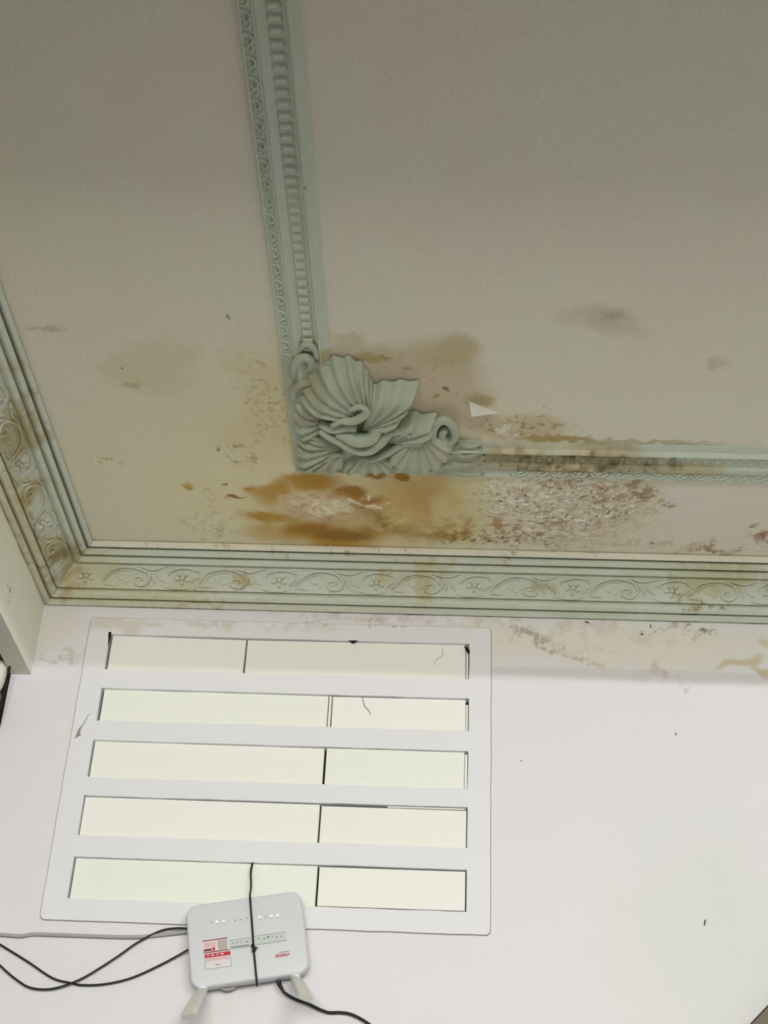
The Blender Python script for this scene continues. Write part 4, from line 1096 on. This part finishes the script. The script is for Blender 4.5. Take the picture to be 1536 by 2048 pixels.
# ---------------------------------------------------------------- cables and tie
def cable(name, pts, r, mat, label, cat='cable'):
    return tag(link(name, tube_me(name, pts, r, 8, 6), mat), label, cat)
cable('thin_cable', [(0.4023, -0.014, 2.2191), (0.3864, -0.013, 2.2189), (0.3624, -0.009, 2.2197), (0.3348, -0.007, 2.2142), (0.2958, -0.007, 2.1915), (0.2626, -0.008, 2.1642), (0.2168, -0.008, 2.1307), (0.1859, -0.01, 2.1128), (0.148, -0.008, 2.1012), (0.1107, -0.007, 2.1028), (0.0804, -0.007, 2.1179), (0.0485, -0.007, 2.1404), (0.0043, -0.007, 2.1764)], .0019, MAT_BLACK, 'thin black cable dipping lowest left of the router, entering at its upper left')
cable('thin_cable', [(0.4076, -0.014, 2.1888), (0.3968, -0.012, 2.1834), (0.3515, -0.008, 2.1565), (0.2951, -0.006, 2.1278), (0.2465, -0.006, 2.1143), (0.2056, -0.006, 2.1111), (0.1846, -0.0045, 2.1143), (0.1487, -0.006, 2.1216), (0.0976, -0.006, 2.1497), (0.041, -0.006, 2.179), (-0.0005, -0.006, 2.1998)], .0019, MAT_BLACK, 'thin black cable curving left from the lower left side of the router')
cable('grey_cable', [(0.4036, -0.01, 2.2195), (0.3907, -0.008, 2.2159), (0.3535, -0.0045, 2.2105), (0.2892, -0.0042, 2.2023), (0.2053, -0.0042, 2.2012), (0.1116, -0.0042, 2.2011), (0.093, -0.0042, 2.2), (0.0749, -0.0042, 2.1965), (0.037, -0.0042, 2.198), (-0.0009, -0.0042, 2.1994)], .0036, MAT_GREY_CABLE, 'straight grey cable running left along the wall below the vent panel')
cable('cable_loop', [(0.4348, -0.012, 2.1402), (0.4456, -0.013, 2.125), (0.4579, -0.014, 2.1136), (0.4727, -0.014, 2.1106), (0.4849, -0.014, 2.1164), (0.4925, -0.013, 2.1303), (0.4945, -0.012, 2.1469)], .0030, MAT_GREY_CABLE, 'short grey cable loop hanging below the router')
pc = tag(empty('power_cable', (0.5629, -0.014, 2.1398)), 'black power cable with plug leaving the bottom of the router', 'cable')
def pcp(name, pts, r, seg=10, taper=None):
    base = Vector(pc.location); return link(name, tube_me(name, [Vector(p) - base for p in pts], r, seg, 6, taper), MAT_BLACK, pc)
pcp('plug', [(0.5633, -0.018, 2.1279), (0.5645, -0.018, 2.1244), (0.5665, -0.017, 2.1203), (0.5705, -0.016, 2.1145)], .0050, 12, lambda f: 1.0 - .35 * f)
pcp('cord', [(0.5685, -0.016, 2.1171), (0.5763, -0.014, 2.1081), (0.5948, -0.01, 2.0992), (0.6176, -0.007, 2.0929), (0.6408, -0.006, 2.0834), (0.6573, -0.006, 2.0788), (0.677, -0.006, 2.0795), (0.6951, -0.006, 2.0776), (0.7152, -0.006, 2.0696), (0.7364, -0.006, 2.0573), (0.7776, -0.006, 2.0312)], .0027)
tie = tag(empty('tie_wire', (0.4931, 0.004, 2.3547)), 'black tie wire strapped vertically round the router from the bottom slot', 'wire')
def tp(name, pts, r, taper=None):
    base = Vector(tie.location); return link(name, tube_me(name, [Vector(p) - base for p in pts], r, 8, 6, taper), MAT_BLACK, tie)
tp('strand', [(0.4923, 0.012, 2.3645), (0.4934, 0.002, 2.353), (0.4931, -0.008, 2.3309), (0.4973, -0.018, 2.3015), (0.4993, -0.036, 2.2784), (0.5014, -0.0415, 2.2672), (0.5065, -0.04, 2.2351), (0.5106, -0.04, 2.2103), (0.5153, -0.04, 2.1794), (0.5197, -0.04, 2.156), (0.5242, -0.0412, 2.1326), (0.5258, -0.0405, 2.124), (0.5264, -0.036, 2.1181), (0.5263, -0.028, 2.115)], .0019)
tp('knot', [(0.5131, -0.041, 2.1845), (0.516, -0.043, 2.1794), (0.5168, -0.042, 2.1752), (0.5156, -0.041, 2.1718)], .0034)
tp('tail', [(0.5156, -0.042, 2.1779), (0.5202, -0.043, 2.1787), (0.523, -0.044, 2.1794)], .0012)

# ---------------------------------------------------------------- droppings / specks on the wall
def speck(p, ln, rad, ang, label):
    p = Vector(p); d = Vector((math.cos(ang), 0, math.sin(ang))) * ln / 2; bend = Vector((-math.sin(ang), 0, math.cos(ang))) * ln * .12
    me = tube_me('dropping', [-d, bend, d], rad, 6, 3, lambda f: .35 + .65 * math.sin(math.pi * f) if 0 < f < 1 else .35)
    o = link('dropping', me, MAT_BLACK); o.location = p; tag(o, label, 'dropping', 'black droppings stuck on the wall')
speck((1.3424, -0.0012, 2.2676), .013, .0014, math.radians(75), 'black curved dropping alone on the white wall at lower right')
speck((1.3129, -0.001, 2.6451), .006, .0010, math.radians(110), 'tiny dark dropping on the white wall below the shadow edge')
speck((1.2575, -0.001, 2.8673), .009, .0012, math.radians(0), 'small horizontal black dropping under the back cornice')
speck((1.2579, -0.001, 2.8743), .005, .0008, math.radians(100), 'tiny upright dropping just above the horizontal dropping under the cornice')
speck((1.2771, -0.0015, 2.8876), .009, .0010, math.radians(90), 'small upright black dropping at the lower edge of the cornice')
speck((1.1448, -0.0015, 2.8919), .010, .0014, math.radians(-20), 'black slanted dropping under the cornice, left of the other droppings')
speck((1.0051, -0.001, 2.5773), .005, .0006, math.radians(30), 'faint tiny dropping on the wall right of the third slot')

# ---------------------------------------------------------------- board at bottom right
bd = tag(empty('leaning_board', (1.43, -.03, 2.10)), 'grey brown board with diagonal edge at the bottom right corner', 'board')
bd.rotation_euler = (0, math.radians(-44.42), 0)
bd.location = (1.4185, -0.03, 2.0972)
link('sheet', box_me('sheet', (-.25, -.008, -.40), (.25, .008, -.0022), .001), MAT_BROWN, bd)
link('edge_strip', box_me('edge_strip', (-.25, -.0085, -.0024), (.25, .0085, 0), .0005), MAT_BROWN_E, bd)

# ---------------------------------------------------------------- things hanging in the side opening
hang = tag(empty('white_fitting', (-0.0602, -0.03, 2.7183)), 'white rounded fitting with brown lower part and black lead at left edge', 'fitting')
def lathe(name, prof, seg=20):
    vs_, fs = [], []
    for r, z in prof:
        for k in range(seg):
            a = 2 * math.pi * k / seg; vs_.append((r * math.cos(a), r * math.sin(a), z))
    for i in range(len(prof) - 1):
        for k in range(seg):
            a, b = i * seg + k, i * seg + (k + 1) % seg; fs.append((a, b, b + seg, a + seg))
    return mesh(name, vs_, fs, True)
link('shade', lathe('shade', [(.0005, .031), (.008, .030), (.014, .025), (.0175, .016), (.0185, .004), (.0178, -.012), (.0155, -.026), (.012, -.036), (.0005, -.037)]), MAT_CHIP, hang)
link('base', lathe('base', [(.0005, -.036), (.014, -.037), (.0175, -.045), (.0185, -.060), (.0175, -.080), (.015, -.095), (.011, -.106), (.0005, -.108)]), MAT_WOOD, hang)
link('lead', tube_me('lead', [(.020, -.005, .045), (.0235, -.004, .02), (.0245, -.004, -.01), (.0225, -.004, -.05), (.0195, -.004, -.09), (.013, -.002, -.125), (.008, 0, -.17), (.004, .0, -.25)], .0026, 8, 5), MAT_BLACK, hang)
link('bracket', box_me('bracket', (-.045, -.004, -.004), (-.012, .004, .004)), MAT_WOOD, hang)
